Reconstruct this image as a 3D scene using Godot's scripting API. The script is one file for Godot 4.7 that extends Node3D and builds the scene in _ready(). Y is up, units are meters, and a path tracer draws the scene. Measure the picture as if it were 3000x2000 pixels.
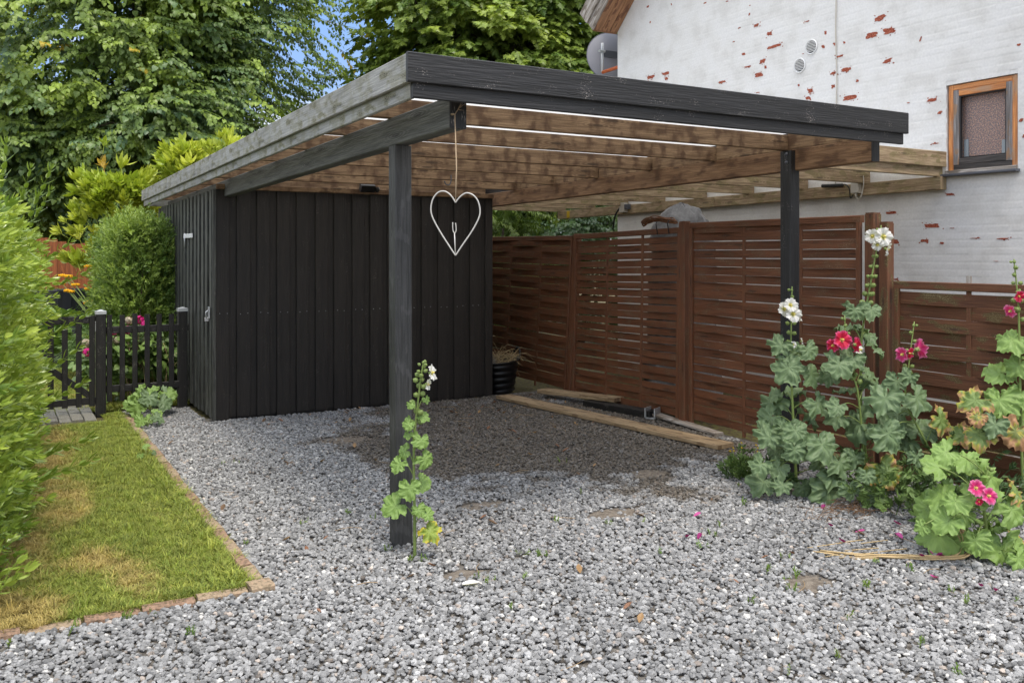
extends Node3D
# A black timber carport with a shed, woven fence, hollyhocks and a whitewashed house behind.
# Axes: x runs along the carport's front, z towards the viewer (depth is -z), y is up, metres.

var rng := RandomNumberGenerator.new()
var names := {}
var M := {}
var noise := FastNoiseLite.new()

func _ready():
	rng.seed = 7
	camera_and_light()
	make_materials()
	ground()
	house()
	leanto()
	carport()
	shed()
	heart()
	fences()
	gate()
	loose()
	trees()
	hedges()
	grass()
	garden()
	hollyhocks()
	small()

# ---------------------------------------------------------------- nodes
func P(u: float, y: float, v: float) -> Vector3:
	return Vector3(u, y, -v)

func numbered(called: String) -> String:
	if not names.has(called):
		names[called] = 0
		return called
	names[called] += 1
	return "%s_%03d" % [called, names[called]]

func tag(o, label: String, category: String, group := "", kind := ""):
	if label: o.set_meta("label", label)
	if category: o.set_meta("category", category)
	if group: o.set_meta("group", group)
	if kind: o.set_meta("kind", kind)
	return o

func thing(called: String, label: String, category: String, at := Vector3.ZERO, group := "") -> Node3D:
	var o := Node3D.new()
	o.name = numbered(called)
	o.position = at
	add_child(o)
	return tag(o, label, category, group)

func part(parent: Node, called: String, mesh: Mesh, m: Material, xf := Transform3D.IDENTITY) -> MeshInstance3D:
	var o := MeshInstance3D.new()
	o.name = numbered(called) if parent == self else called
	o.mesh = mesh
	o.material_override = m
	o.transform = xf
	parent.add_child(o, true)
	return o

func solo(called: String, mesh: Mesh, m: Material, label: String, category: String, xf := Transform3D.IDENTITY, group := "") -> MeshInstance3D:
	return tag(part(self, called, mesh, m, xf), label, category, group)

func structure(called: String, mesh: Mesh, m: Material, xf := Transform3D.IDENTITY) -> MeshInstance3D:
	return tag(part(self, called, mesh, m, xf), "", "", "", "structure")

func many(parent: Node, called: String, mesh: Mesh, m: Material, xfs: Array, cols: Array) -> MultiMeshInstance3D:
	var mm := MultiMesh.new()
	mm.transform_format = MultiMesh.TRANSFORM_3D
	mm.use_colors = true
	mm.mesh = mesh
	mm.instance_count = xfs.size()
	for i in xfs.size():
		mm.set_instance_transform(i, xfs[i])
		mm.set_instance_color(i, cols[i])
	var o := MultiMeshInstance3D.new()
	o.name = numbered(called) if parent == self else called
	o.multimesh = mm
	o.material_override = m
	o.set_meta("kind", "stuff")
	parent.add_child(o, true)
	return o

# ---------------------------------------------------------------- meshes
func begin(flat := true) -> SurfaceTool:
	var st := SurfaceTool.new()
	st.begin(Mesh.PRIMITIVE_TRIANGLES)
	st.set_smooth_group(-1 if flat else 0)
	return st

func done(st: SurfaceTool) -> ArrayMesh:
	st.generate_normals()
	return st.commit()

func tri(st: SurfaceTool, a: Vector3, b: Vector3, c: Vector3, ua := Vector2.ZERO, ub := Vector2.ZERO, uc := Vector2.ZERO):
	st.set_uv(ua); st.add_vertex(a)
	st.set_uv(ub); st.add_vertex(b)
	st.set_uv(uc); st.add_vertex(c)

func quad(st: SurfaceTool, a: Vector3, b: Vector3, c: Vector3, d: Vector3, ua := Vector2.ZERO, ub := Vector2.ZERO, uc := Vector2.ZERO, ud := Vector2.ZERO):
	tri(st, a, b, c, ua, ub, uc)
	tri(st, a, c, d, ua, uc, ud)

# a timber of length l along x, h high (y), d deep (z), with bevelled edges; bend(x) -> Vector2 offset (y, z)
func bar_into(st: SurfaceTool, xf: Transform3D, l: float, h: float, d: float, b := 0.004, segs := 1, bend = null):
	var y := h / 2; var z := d / 2
	b = minf(b, minf(y, z) * 0.8)
	var ring := [Vector2(y, -z + b), Vector2(y, z - b), Vector2(y - b, z), Vector2(-y + b, z), Vector2(-y, z - b), Vector2(-y, -z + b), Vector2(-y + b, -z), Vector2(y - b, -z)]
	var uo := Vector2(rng.randf() * 3.0, rng.randf() * 3.0)
	for s in segs:
		var x0 := l * s / segs; var x1 := l * (s + 1) / segs
		var o0: Vector2 = bend.call(x0) if bend != null else Vector2.ZERO
		var o1: Vector2 = bend.call(x1) if bend != null else Vector2.ZERO
		var run := 0.0
		for i in 8:
			var p: Vector2 = ring[i]; var q: Vector2 = ring[(i + 1) % 8]
			var nxt := run + p.distance_to(q)
			var a := xf * Vector3(x0, p.x + o0.x, p.y + o0.y)
			var bb := xf * Vector3(x1, p.x + o1.x, p.y + o1.y)
			var c := xf * Vector3(x1, q.x + o1.x, q.y + o1.y)
			var dd := xf * Vector3(x0, q.x + o0.x, q.y + o0.y)
			quad(st, a, bb, c, dd, uo + Vector2(x0, run), uo + Vector2(x1, run), uo + Vector2(x1, nxt), uo + Vector2(x0, nxt))
			run = nxt
	for e in 2:
		var x := l * e
		var o: Vector2 = bend.call(x) if bend != null else Vector2.ZERO
		for i in range(1, 7):
			var p0 := xf * Vector3(x, ring[0].x + o.x, ring[0].y + o.y)
			var p1 := xf * Vector3(x, ring[i].x + o.x, ring[i].y + o.y)
			var p2 := xf * Vector3(x, ring[i + 1].x + o.x, ring[i + 1].y + o.y)
			var s0 := uo + Vector2(ring[0].x * 0.3, ring[0].y); var s1 := uo + Vector2(ring[i].x * 0.3, ring[i].y); var s2 := uo + Vector2(ring[i + 1].x * 0.3, ring[i + 1].y)
			if e == 1: tri(st, p0, p2, p1, s0, s2, s1)
			else: tri(st, p0, p1, p2, s0, s1, s2)

func bar(l: float, h: float, d: float, b := 0.004, segs := 1, bend = null) -> ArrayMesh:
	var st := begin()
	bar_into(st, Transform3D.IDENTITY, l, h, d, b, segs, bend)
	return done(st)

func along(a: Vector3, b: Vector3, up := Vector3.UP) -> Transform3D:
	var x := (b - a).normalized()
	if absf(x.dot(up)) > 0.99: up = Vector3.FORWARD
	var z := x.cross(up).normalized()
	return Transform3D(Basis(x, z.cross(x), z), a)

# a timber from a to b as a part; h is its size along up
func timber(parent: Node, called: String, a: Vector3, b: Vector3, h: float, d: float, m: Material, up := Vector3.UP, bev := 0.004) -> MeshInstance3D:
	return part(parent, called, bar(a.distance_to(b), h, d, bev), m, along(a, b, up))

func tube_into(st: SurfaceTool, pts: Array, radii: Array, sides := 8):
	var rings := []
	var t0: Vector3 = (pts[1] - pts[0]).normalized()
	var n := t0.cross(Vector3.UP if absf(t0.y) < 0.9 else Vector3.RIGHT).normalized()
	var run := 0.0
	for i in pts.size():
		var t: Vector3 = (pts[mini(i + 1, pts.size() - 1)] - pts[maxi(i - 1, 0)]).normalized()
		n = (n - t * n.dot(t)).normalized()
		var bi := t.cross(n)
		if i: run += pts[i].distance_to(pts[i - 1])
		var r := []
		for k in sides:
			var an := TAU * k / sides
			r.append(pts[i] + (n * cos(an) + bi * sin(an)) * float(radii[mini(i, radii.size() - 1)]))
		rings.append([r, run])
	for i in pts.size() - 1:
		for k in sides:
			var k2 := (k + 1) % sides
			var w := 0.5 / sides
			quad(st, rings[i][0][k], rings[i][0][k2], rings[i + 1][0][k2], rings[i + 1][0][k], Vector2(rings[i][1], k * w), Vector2(rings[i][1], (k + 1) * w), Vector2(rings[i + 1][1], (k + 1) * w), Vector2(rings[i + 1][1], k * w))
	for e in [0, pts.size() - 1]:
		for k in range(1, sides - 1):
			var r: Array = rings[e][0]
			if e == 0: tri(st, r[0], r[k + 1], r[k])
			else: tri(st, r[0], r[k], r[k + 1])

func tube(pts: Array, radii: Array, sides := 8) -> ArrayMesh:
	var st := begin(false)
	tube_into(st, pts, radii, sides)
	return done(st)

func lathe_into(st: SurfaceTool, xf: Transform3D, profile: Array, sides := 20):
	for i in profile.size() - 1:
		for k in sides:
			var a0 := TAU * k / sides; var a1 := TAU * (k + 1) / sides
			var p: Vector2 = profile[i]; var q: Vector2 = profile[i + 1]
			var a := xf * Vector3(p.x * cos(a0), p.y, p.x * sin(a0)); var b := xf * Vector3(p.x * cos(a1), p.y, p.x * sin(a1))
			var c := xf * Vector3(q.x * cos(a1), q.y, q.x * sin(a1)); var d := xf * Vector3(q.x * cos(a0), q.y, q.x * sin(a0))
			if p.x < 0.0001: tri(st, a, c, d)
			elif q.x < 0.0001: tri(st, a, b, c)
			else: quad(st, a, b, c, d)

func lathe(profile: Array, sides := 20) -> ArrayMesh:
	var st := begin(false)
	lathe_into(st, Transform3D.IDENTITY, profile, sides)
	return done(st)

func curve(keys: Array, n: int) -> Array:
	var c := Curve3D.new()
	for i in keys.size():
		var t: Vector3 = (keys[mini(i + 1, keys.size() - 1)] - keys[maxi(i - 1, 0)]) / 6.0
		c.add_point(keys[i], -t, t)
	var out := []
	for i in n + 1:
		out.append(c.sample(minf(float(i) / n * (keys.size() - 1), keys.size() - 1.001), fmod(float(i) / n * (keys.size() - 1), 1.0)) if i < n else keys[-1])
	return out

# ---------------------------------------------------------------- textures and materials
func field(w: int, h: int, freq: float, seed_: int, oct := 4) -> PackedByteArray:
	var n := FastNoiseLite.new()
	n.seed = seed_
	n.frequency = freq
	n.fractal_octaves = oct
	n.noise_type = FastNoiseLite.TYPE_SIMPLEX_SMOOTH
	return n.get_seamless_image(w, h).get_data()

func stretched(w0: int, h0: int, freq: float, seed_: int, w: int, h: int) -> PackedByteArray:
	var im := Image.create_from_data(w0, h0, false, Image.FORMAT_L8, field(w0, h0, freq, seed_))
	im.resize(w, h, Image.INTERPOLATE_CUBIC)
	return im.get_data()

# timber: grain along u, growth rings round knots, then stains with an outline of their own
func wood(seed_: int, dark: Color, light: Color, o := {}) -> StandardMaterial3D:
	var w := 512; var h := 256
	var g1 := stretched(64, 256, 0.025, seed_, w, h)
	var g2 := stretched(64, 256, 0.11, seed_ + 1, w, h)
	var bl := field(w, h, o.get("blot_freq", 0.012), seed_ + 2)
	var dr := stretched(512, 64, 0.022, seed_ + 3, w, h)
	var fine := field(w, h, 0.22, seed_ + 4, 2)
	var r := RandomNumberGenerator.new()
	r.seed = seed_
	var knots := []
	for k in int(o.get("knots", 5)):
		knots.append(Vector3(r.randf() * w, r.randf() * h, r.randf_range(5, 11)))
	var st: Color = o.get("stain", dark); var amt: float = o.get("stain_amount", 0.0); var lim: float = o.get("stain_from", 0.55)
	var fl: Color = o.get("fleck", light); var fl_from: float = o.get("fleck_from", 2.0)
	var drip: float = o.get("drip", 0.0)
	var soft: float = o.get("soft", 0.12)
	var rgb := PackedByteArray(); rgb.resize(w * h * 3)
	var hh := PackedByteArray(); hh.resize(w * h)
	for y in h:
		for x in w:
			var i := y * w + x
			var v := (g1[i] * 0.5 + g2[i] * 0.5) / 255.0
			var kn := 0.0
			for k: Vector3 in knots:
				var dx := (x - k.x) / 2.6; var dy := y - k.y
				var d2 := dx * dx + dy * dy
				if d2 < k.z * k.z * 9.0:
					var d := sqrt(d2) / k.z
					kn = maxf(kn, clampf(1.15 - d, 0.0, 1.0))
					v += 0.22 * sin(d * 9.0) * clampf(1.4 - d * 0.5, 0.0, 1.0)
			v = clampf((v - 0.5) * 1.7 + 0.5, 0.0, 1.0)
			var c := dark.lerp(light, v)
			var s := smoothstep(lim, lim + soft, bl[i] / 255.0) * amt
			if drip > 0.0: s = maxf(s, drip * smoothstep(0.40, 0.72, dr[i] / 255.0 * 0.6 + bl[i] / 255.0 * 0.4))
			c = c.lerp(st, s * (0.75 + 0.25 * v))
			c = c.lerp(dark * 0.6, kn * 0.75)
			if fine[i] / 255.0 * 0.6 + bl[i] / 255.0 * 0.4 > fl_from: c = fl
			c = c * (0.93 + 0.14 * fine[i] / 255.0)
			rgb[i * 3] = clampi(int(c.r * 255), 0, 255); rgb[i * 3 + 1] = clampi(int(c.g * 255), 0, 255); rgb[i * 3 + 2] = clampi(int(c.b * 255), 0, 255)
			hh[i] = clampi(int((v * 0.6 + g2[i] / 255.0 * 0.3 + fine[i] / 255.0 * 0.1) * 255), 0, 255)
	var m := StandardMaterial3D.new()
	m.albedo_texture = ImageTexture.create_from_image(Image.create_from_data(w, h, false, Image.FORMAT_RGB8, rgb))
	m.heightmap_enabled = true
	m.heightmap_texture = ImageTexture.create_from_image(Image.create_from_data(w, h, false, Image.FORMAT_L8, hh))
	m.heightmap_scale = o.get("relief", 0.18)
	m.roughness = o.get("rough", 0.75)
	m.uv1_scale = Vector3(1 / 1.6, 1 / 0.35, 1)
	return m

func srgb(r: float, g: float, b: float) -> Color:
	return Color(r, g, b).linear_to_srgb()

# mottled matter mapped in world space: two or three colours that meet along noisy outlines
func mottled(seed_: int, cols: Array, size: float, rough: float, relief := 0.0, freq := 0.02, sharp := 1.0, grain := 0.3) -> StandardMaterial3D:
	var w := 512
	var a := field(w, w, freq, seed_, 5); var b := field(w, w, 0.15, seed_ + 1, 3)
	var rgb := PackedByteArray(); rgb.resize(w * w * 3)
	var hh := PackedByteArray(); hh.resize(w * w)
	for i in w * w:
		var v := clampf((a[i] / 255.0 - 0.5) * 1.8 * sharp + 0.5, 0.0, 1.0)
		var f := v * (cols.size() - 1)
		var k := mini(int(f), cols.size() - 2)
		var c: Color = cols[k].lerp(cols[k + 1], f - k) * (1.0 - grain * 0.5 + grain * b[i] / 255.0)
		rgb[i * 3] = clampi(int(c.r * 255), 0, 255); rgb[i * 3 + 1] = clampi(int(c.g * 255), 0, 255); rgb[i * 3 + 2] = clampi(int(c.b * 255), 0, 255)
		hh[i] = (a[i] + b[i]) / 2
	var m := StandardMaterial3D.new()
	m.albedo_texture = ImageTexture.create_from_image(Image.create_from_data(w, w, false, Image.FORMAT_RGB8, rgb))
	if relief > 0.0:
		m.heightmap_enabled = true
		m.heightmap_texture = ImageTexture.create_from_image(Image.create_from_data(w, w, false, Image.FORMAT_L8, hh))
		m.heightmap_scale = relief
	m.roughness = rough
	m.uv1_triplanar = true
	m.uv1_world_triplanar = true
	m.uv1_scale = Vector3.ONE / size
	return m

func plain(c: Color, rough := 0.6, metal := 0.0) -> StandardMaterial3D:
	var m := StandardMaterial3D.new()
	m.albedo_color = c
	m.roughness = rough
	m.metallic = metal
	return m

func leafy(rough := 0.45, through := 0.35) -> StandardMaterial3D:
	var m := StandardMaterial3D.new()
	m.vertex_color_use_as_albedo = true
	m.roughness = rough
	m.backlight_enabled = true
	m.backlight = srgb(through, through, through * 0.5)
	m.cull_mode = BaseMaterial3D.CULL_DISABLED
	return m

func make_materials():
	M.black = wood(11, Color(0.10, 0.10, 0.105), Color(0.165, 0.165, 0.175), {"knots": 4, "rough": 0.55, "relief": 0.25, "fleck": Color(0.55, 0.52, 0.5), "fleck_from": 0.765})
	M.black_post = wood(15, Color(0.17, 0.17, 0.17), Color(0.29, 0.29, 0.29), {"knots": 3, "rough": 0.55, "relief": 0.3, "stain": Color(0.42, 0.42, 0.42), "stain_amount": 0.35, "stain_from": 0.66})
	M.grey = wood(23, Color(0.49, 0.49, 0.48), Color(0.66, 0.66, 0.65), {"knots": 5, "rough": 0.8, "relief": 0.15, "stain": Color(0.38, 0.365, 0.24), "stain_amount": 0.6, "stain_from": 0.56, "soft": 0.3, "drip": 0.3, "fleck": Color(0.12, 0.11, 0.1), "fleck_from": 0.77})
	M.grey_beam = wood(27, Color(0.27, 0.275, 0.27), Color(0.42, 0.425, 0.415), {"knots": 4, "rough": 0.65, "relief": 0.25})
	M.joist = wood(31, Color(0.42, 0.325, 0.235), Color(0.655, 0.545, 0.42), {"knots": 8, "rough": 0.8, "relief": 0.15, "stain": Color(0.28, 0.19, 0.13), "stain_amount": 0.3, "stain_from": 0.55, "soft": 0.3, "drip": 0.7})
	M.beam = wood(37, Color(0.40, 0.29, 0.20), Color(0.60, 0.47, 0.35), {"knots": 6, "rough": 0.8, "relief": 0.2, "stain": Color(0.24, 0.15, 0.09), "stain_amount": 0.6, "stain_from": 0.5, "soft": 0.35})
	M.rafter = wood(41, Color(0.48, 0.40, 0.31), Color(0.73, 0.65, 0.53), {"knots": 6, "rough": 0.85, "relief": 0.2, "stain": Color(0.40, 0.38, 0.22), "stain_amount": 0.5, "stain_from": 0.62, "drip": 0.3})
	M.shed = wood(47, Color(0.09, 0.075, 0.062), Color(0.165, 0.142, 0.122), {"knots": 4, "rough": 0.6, "relief": 0.25, "fleck": Color(0.4, 0.38, 0.36), "fleck_from": 0.775})
	M.shed_grey = wood(49, Color(0.17, 0.17, 0.16), Color(0.36, 0.365, 0.34), {"knots": 2, "rough": 0.6, "relief": 0.3, "stain": Color(0.5, 0.5, 0.48), "stain_amount": 0.3, "stain_from": 0.66})
	M.fence = wood(53, Color(0.36, 0.22, 0.14), Color(0.465, 0.29, 0.185), {"knots": 5, "rough": 0.6, "relief": 0.2, "stain": Color(0.36, 0.27, 0.19), "stain_amount": 0.45, "stain_from": 0.58, "fleck": Color(0.5, 0.42, 0.34), "fleck_from": 0.745})
	M.fence_mossy = wood(59, Color(0.33, 0.20, 0.13), Color(0.44, 0.285, 0.185), {"knots": 4, "rough": 0.7, "relief": 0.2, "stain": Color(0.34, 0.32, 0.18), "stain_amount": 0.65, "stain_from": 0.57, "fleck": Color(0.52, 0.48, 0.36), "fleck_from": 0.73})
	M.plank = wood(61, Color(0.50, 0.42, 0.315), Color(0.70, 0.61, 0.485), {"knots": 6, "rough": 0.75, "relief": 0.12, "stain": Color(0.36, 0.27, 0.18), "stain_amount": 0.5, "stain_from": 0.62})
	M.back_fence = wood(67, Color(0.42, 0.225, 0.12), Color(0.64, 0.375, 0.20), {"knots": 3, "rough": 0.75})
	M.picket = wood(71, Color(0.055, 0.05, 0.048), Color(0.12, 0.11, 0.105), {"knots": 2, "rough": 0.6, "fleck": Color(0.5, 0.48, 0.45), "fleck_from": 0.765})
	M.larch = wood(73, Color(0.60, 0.36, 0.18), Color(0.86, 0.58, 0.33), {"knots": 3, "rough": 0.5, "relief": 0.1, "stain": Color(0.58, 0.56, 0.55), "stain_amount": 0.5, "stain_from": 0.62, "soft": 0.25, "blot_freq": 0.006})
	M.soffit = wood(79, Color(0.45, 0.31, 0.21), Color(0.64, 0.47, 0.33), {"knots": 4, "rough": 0.75, "stain": Color(0.28, 0.15, 0.09), "stain_amount": 0.6, "stain_from": 0.62})
	M.barge = wood(83, Color(0.42, 0.38, 0.34), Color(0.76, 0.74, 0.72), {"knots": 3, "rough": 0.8, "stain": Color(0.3, 0.25, 0.2), "stain_amount": 0.5, "stain_from": 0.58})
	M.wall = mottled(101, [Color(0.805, 0.798, 0.785), Color(0.84, 0.835, 0.825), Color(0.85, 0.846, 0.84)], 2.3, 0.85, 0.0, 0.012, 1.0, 0.07)
	M.brick_red = mottled(107, [Color(0.48, 0.22, 0.15), Color(0.60, 0.30, 0.21), Color(0.66, 0.42, 0.34)], 0.25, 0.9, 0.15, 0.02)
	M.brick_edge = mottled(109, [Color(0.46, 0.40, 0.32), Color(0.62, 0.55, 0.46), Color(0.64, 0.54, 0.45)], 0.3, 0.9, 0.4, 0.02)
	M.brick_edge_red = mottled(111, [Color(0.40, 0.34, 0.28), Color(0.56, 0.45, 0.37), Color(0.62, 0.51, 0.43)], 0.3, 0.9, 0.4, 0.02)
	M.paver = mottled(113, [Color(0.40, 0.39, 0.37), Color(0.52, 0.51, 0.49), Color(0.46, 0.46, 0.38)], 0.3, 0.9, 0.3)
	M.soil = mottled(117, [Color(0.30, 0.28, 0.26), Color(0.39, 0.37, 0.345), Color(0.46, 0.445, 0.425)], 0.9, 0.95, 0.8, 0.03)
	M.earth = mottled(119, [Color(0.25, 0.21, 0.15), Color(0.34, 0.31, 0.17), Color(0.36, 0.37, 0.16)], 1.1, 0.95, 0.8, 0.03)
	M.mud = mottled(121, [Color(0.37, 0.335, 0.30), Color(0.44, 0.405, 0.365), Color(0.50, 0.465, 0.425)], 0.5, 0.8, 0.3)
	M.stone = StandardMaterial3D.new()
	M.stone.vertex_color_use_as_albedo = true
	M.stone.roughness = 0.8
	M.leaf = leafy(0.42, 0.6)
	M.leaf_matt = leafy(0.55, 0.3)
	M.leaf_shiny = leafy(0.24, 0.65)
	M.grass = leafy(0.6, 0.4)
	M.petal = leafy(0.65, 0.55)
	M.bark = mottled(127, [Color(0.16, 0.14, 0.11), Color(0.26, 0.23, 0.19), Color(0.33, 0.31, 0.24)], 0.5, 0.95, 1.0, 0.04)
	M.stem = plain(srgb(0.19, 0.26, 0.07), 0.6)
	M.twig = plain(srgb(0.13, 0.10, 0.06), 0.8)
	M.steel = plain(Color(0.74, 0.74, 0.75), 0.35, 0.9)
	M.zinc = plain(Color(0.74, 0.75, 0.76), 0.45, 0.6)
	M.white = plain(Color(0.86, 0.86, 0.86), 0.5)
	M.offwhite = plain(Color(0.70, 0.68, 0.64), 0.5)
	M.slate = plain(Color(0.32, 0.33, 0.36), 0.45)
	M.dark_plastic = plain(Color(0.065, 0.065, 0.07), 0.35)
	M.rubber = plain(Color(0.05, 0.05, 0.05), 0.6)
	M.rattan = plain(Color(0.20, 0.205, 0.22), 0.6)
	M.dish = plain(Color(0.52, 0.52, 0.55), 0.5)
	M.rust = mottled(131, [Color(0.62, 0.30, 0.16), Color(0.78, 0.42, 0.24)], 0.2, 0.7)
	M.straw = plain(Color(0.72, 0.63, 0.47), 0.8)
	M.string = plain(Color(0.62, 0.54, 0.44), 0.9)
	M.wicker = plain(Color(0.42, 0.27, 0.16), 0.7)
	M.tarp = mottled(137, [Color(0.42, 0.42, 0.425), Color(0.52, 0.52, 0.525)], 0.4, 0.5)
	M.sheet = plain(Color(0.86, 0.87, 0.88), 0.5)
	M.sheet.backlight_enabled = true
	M.sheet.backlight = srgb(0.9, 0.9, 0.9)
	M.figured = mottled(139, [Color(0.42, 0.47, 0.50), Color(0.52, 0.44, 0.41), Color(0.72, 0.57, 0.50), Color(0.80, 0.66, 0.58)], 0.4, 0.8, 0.0, 0.05, 0.75, 0.9)  # brown mottle stands in for the reflected brick house and frosted glass
	M.figured.uv1_world_triplanar = true
	M.glass = plain(Color(0.3, 0.35, 0.38, 0.05), 0.04)
	M.glass.metallic_specular = 0.25
	M.glass.transparency = BaseMaterial3D.TRANSPARENCY_ALPHA
	M.lichen = plain(Color(0.72, 0.60, 0.14), 0.9)
	M.heart = plain(Color(0.74, 0.73, 0.71), 0.4, 0.2)
	M.curtain = plain(Color(0.64, 0.67, 0.68), 0.8)
	M.larch_grey = wood(91, Color(0.36, 0.34, 0.33), Color(0.62, 0.60, 0.60), {"knots": 2, "rough": 0.7, "relief": 0.1, "stain": Color(0.62, 0.42, 0.25), "stain_amount": 0.6, "stain_from": 0.62, "soft": 0.2})
	M.larch_dark = wood(93, Color(0.17, 0.16, 0.155), Color(0.33, 0.31, 0.30), {"knots": 1, "rough": 0.7})

# ---------------------------------------------------------------- camera, sky, sun
func camera_and_light():
	var cam := Camera3D.new()
	cam.name = "camera"
	cam.projection = Camera3D.PROJECTION_FRUSTUM
	cam.near = 0.1
	cam.far = 400.0
	cam.size = 0.0765
	cam.frustum_offset = Vector2(0, -0.00988)
	cam.position = Vector3(0, 1.6, 0)
	cam.rotation_degrees = Vector3(0, -30, 0)
	add_child(cam)
	cam.current = true

	# bright broken cloud with blue between
	var w := 768; var h := 384
	var n := FastNoiseLite.new()
	n.seed = 55
	n.frequency = 1.15
	n.fractal_octaves = 5
	n.noise_type = FastNoiseLite.TYPE_SIMPLEX_SMOOTH
	var im := Image.create_empty(w, h, false, Image.FORMAT_RGBF)
	for y in h:
		var el := (0.5 - (y + 0.5) / h) * PI
		for x in w:
			var az := ((x + 0.5) / w - 0.5) * TAU
			var d := Vector3(sin(az) * cos(el), sin(el), -cos(az) * cos(el))
			var up := maxf(d.y, 0.0)
			var q := Vector3(d.x, d.y * 2.2, d.z) * 1.3
			var cloud := smoothstep(-0.22, 0.10, n.get_noise_3dv(q))
			var blue := Color(0.16, 0.31, 0.62).lerp(Color(0.62, 0.70, 0.80), pow(1.0 - up, 8.0))
			var c := blue.lerp(Color(1.06, 1.045, 1.02) * (0.85 + 1.3 * up), cloud)   # overcast: brighter towards the zenith
			if d.y < 0.0: c = Color(0.35, 0.34, 0.32)
			im.set_pixel(x, y, c)
	var sky := Sky.new()
	var pm := PanoramaSkyMaterial.new()
	pm.panorama = ImageTexture.create_from_image(im)
	sky.sky_material = pm
	var env := Environment.new()
	env.background_mode = Environment.BG_SKY
	env.sky = sky
	env.background_energy_multiplier = 1.0
	env.tonemap_mode = Environment.TONE_MAPPER_LINEAR
	env.tonemap_exposure = 1.6
	env.sdfgi_enabled = true
	env.ssao_enabled = true
	env.ssil_enabled = true
	var we := WorldEnvironment.new()
	we.name = "world"
	we.environment = env
	add_child(we)

	var sun := DirectionalLight3D.new()
	sun.name = "sun"
	sun.light_energy = 0.5
	sun.light_color = Color(1.0, 0.96, 0.9)
	sun.light_angular_distance = 16.0
	sun.shadow_enabled = true
	add_child(sun)
	sun.look_at_from_position(Vector3(-0.4, 8, 4.2), Vector3.ZERO)


# ---------------------------------------------------------------- ground
func sheet(pts: Array, y: float) -> ArrayMesh:
	var st := begin()
	var poly := PackedVector2Array()
	for p in pts: poly.append(Vector2(p[0], p[1]))
	var idx := Geometry2D.triangulate_polygon(poly)
	for i in range(0, idx.size(), 3):
		var a := poly[idx[i]]; var b := poly[idx[i + 1]]; var c := poly[idx[i + 2]]
		tri(st, P(a.x, y, a.y), P(b.x, y, b.y), P(c.x, y, c.y))
	var m := done(st)
	return m

func stone_mesh(seed_: int) -> ArrayMesh:
	var s := SphereMesh.new()
	s.radial_segments = 7; s.rings = 4; s.radius = 1.0; s.height = 2.0
	var arr := s.get_mesh_arrays()
	var v: PackedVector3Array = arr[Mesh.ARRAY_VERTEX]
	var n := FastNoiseLite.new()
	n.seed = seed_; n.frequency = 0.9
	for i in v.size():
		var p := v[i]
		var k := 1.0 + 0.75 * n.get_noise_3dv(p * 1.2)
		v[i] = Vector3(p.x * 1.1, p.y * 0.72, p.z * 0.92) * k
	var st := begin()
	var idx: PackedInt32Array = arr[Mesh.ARRAY_INDEX]
	for i in range(0, idx.size(), 3):
		if v[idx[i]].distance_to(v[idx[i + 1]]) < 0.001 or v[idx[i + 1]].distance_to(v[idx[i + 2]]) < 0.001 or v[idx[i]].distance_to(v[idx[i + 2]]) < 0.001: continue
		tri(st, v[idx[i]], v[idx[i + 1]], v[idx[i + 2]])
	return done(st)

const MUD := [[2.68, 5.01, 0.17, 0.11], [2.59, 7.36, 0.24, 0.16], [4.11, 5.13, 0.17, 0.12], [3.42, 3.04, 0.13, 0.10], [2.02, 3.98, 0.11, 0.07], [3.30, 4.45, 0.20, 0.10], [2.75, 6.3, 0.13, 0.12]]

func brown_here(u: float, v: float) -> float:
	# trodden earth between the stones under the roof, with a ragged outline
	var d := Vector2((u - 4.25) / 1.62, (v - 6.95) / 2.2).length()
	return smoothstep(0.12, -0.12, d - 0.98 + 0.55 * noise.get_noise_2d(u * 45.0, v * 45.0) + 0.3 * noise.get_noise_2d(u * 190.0, v * 190.0))

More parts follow.
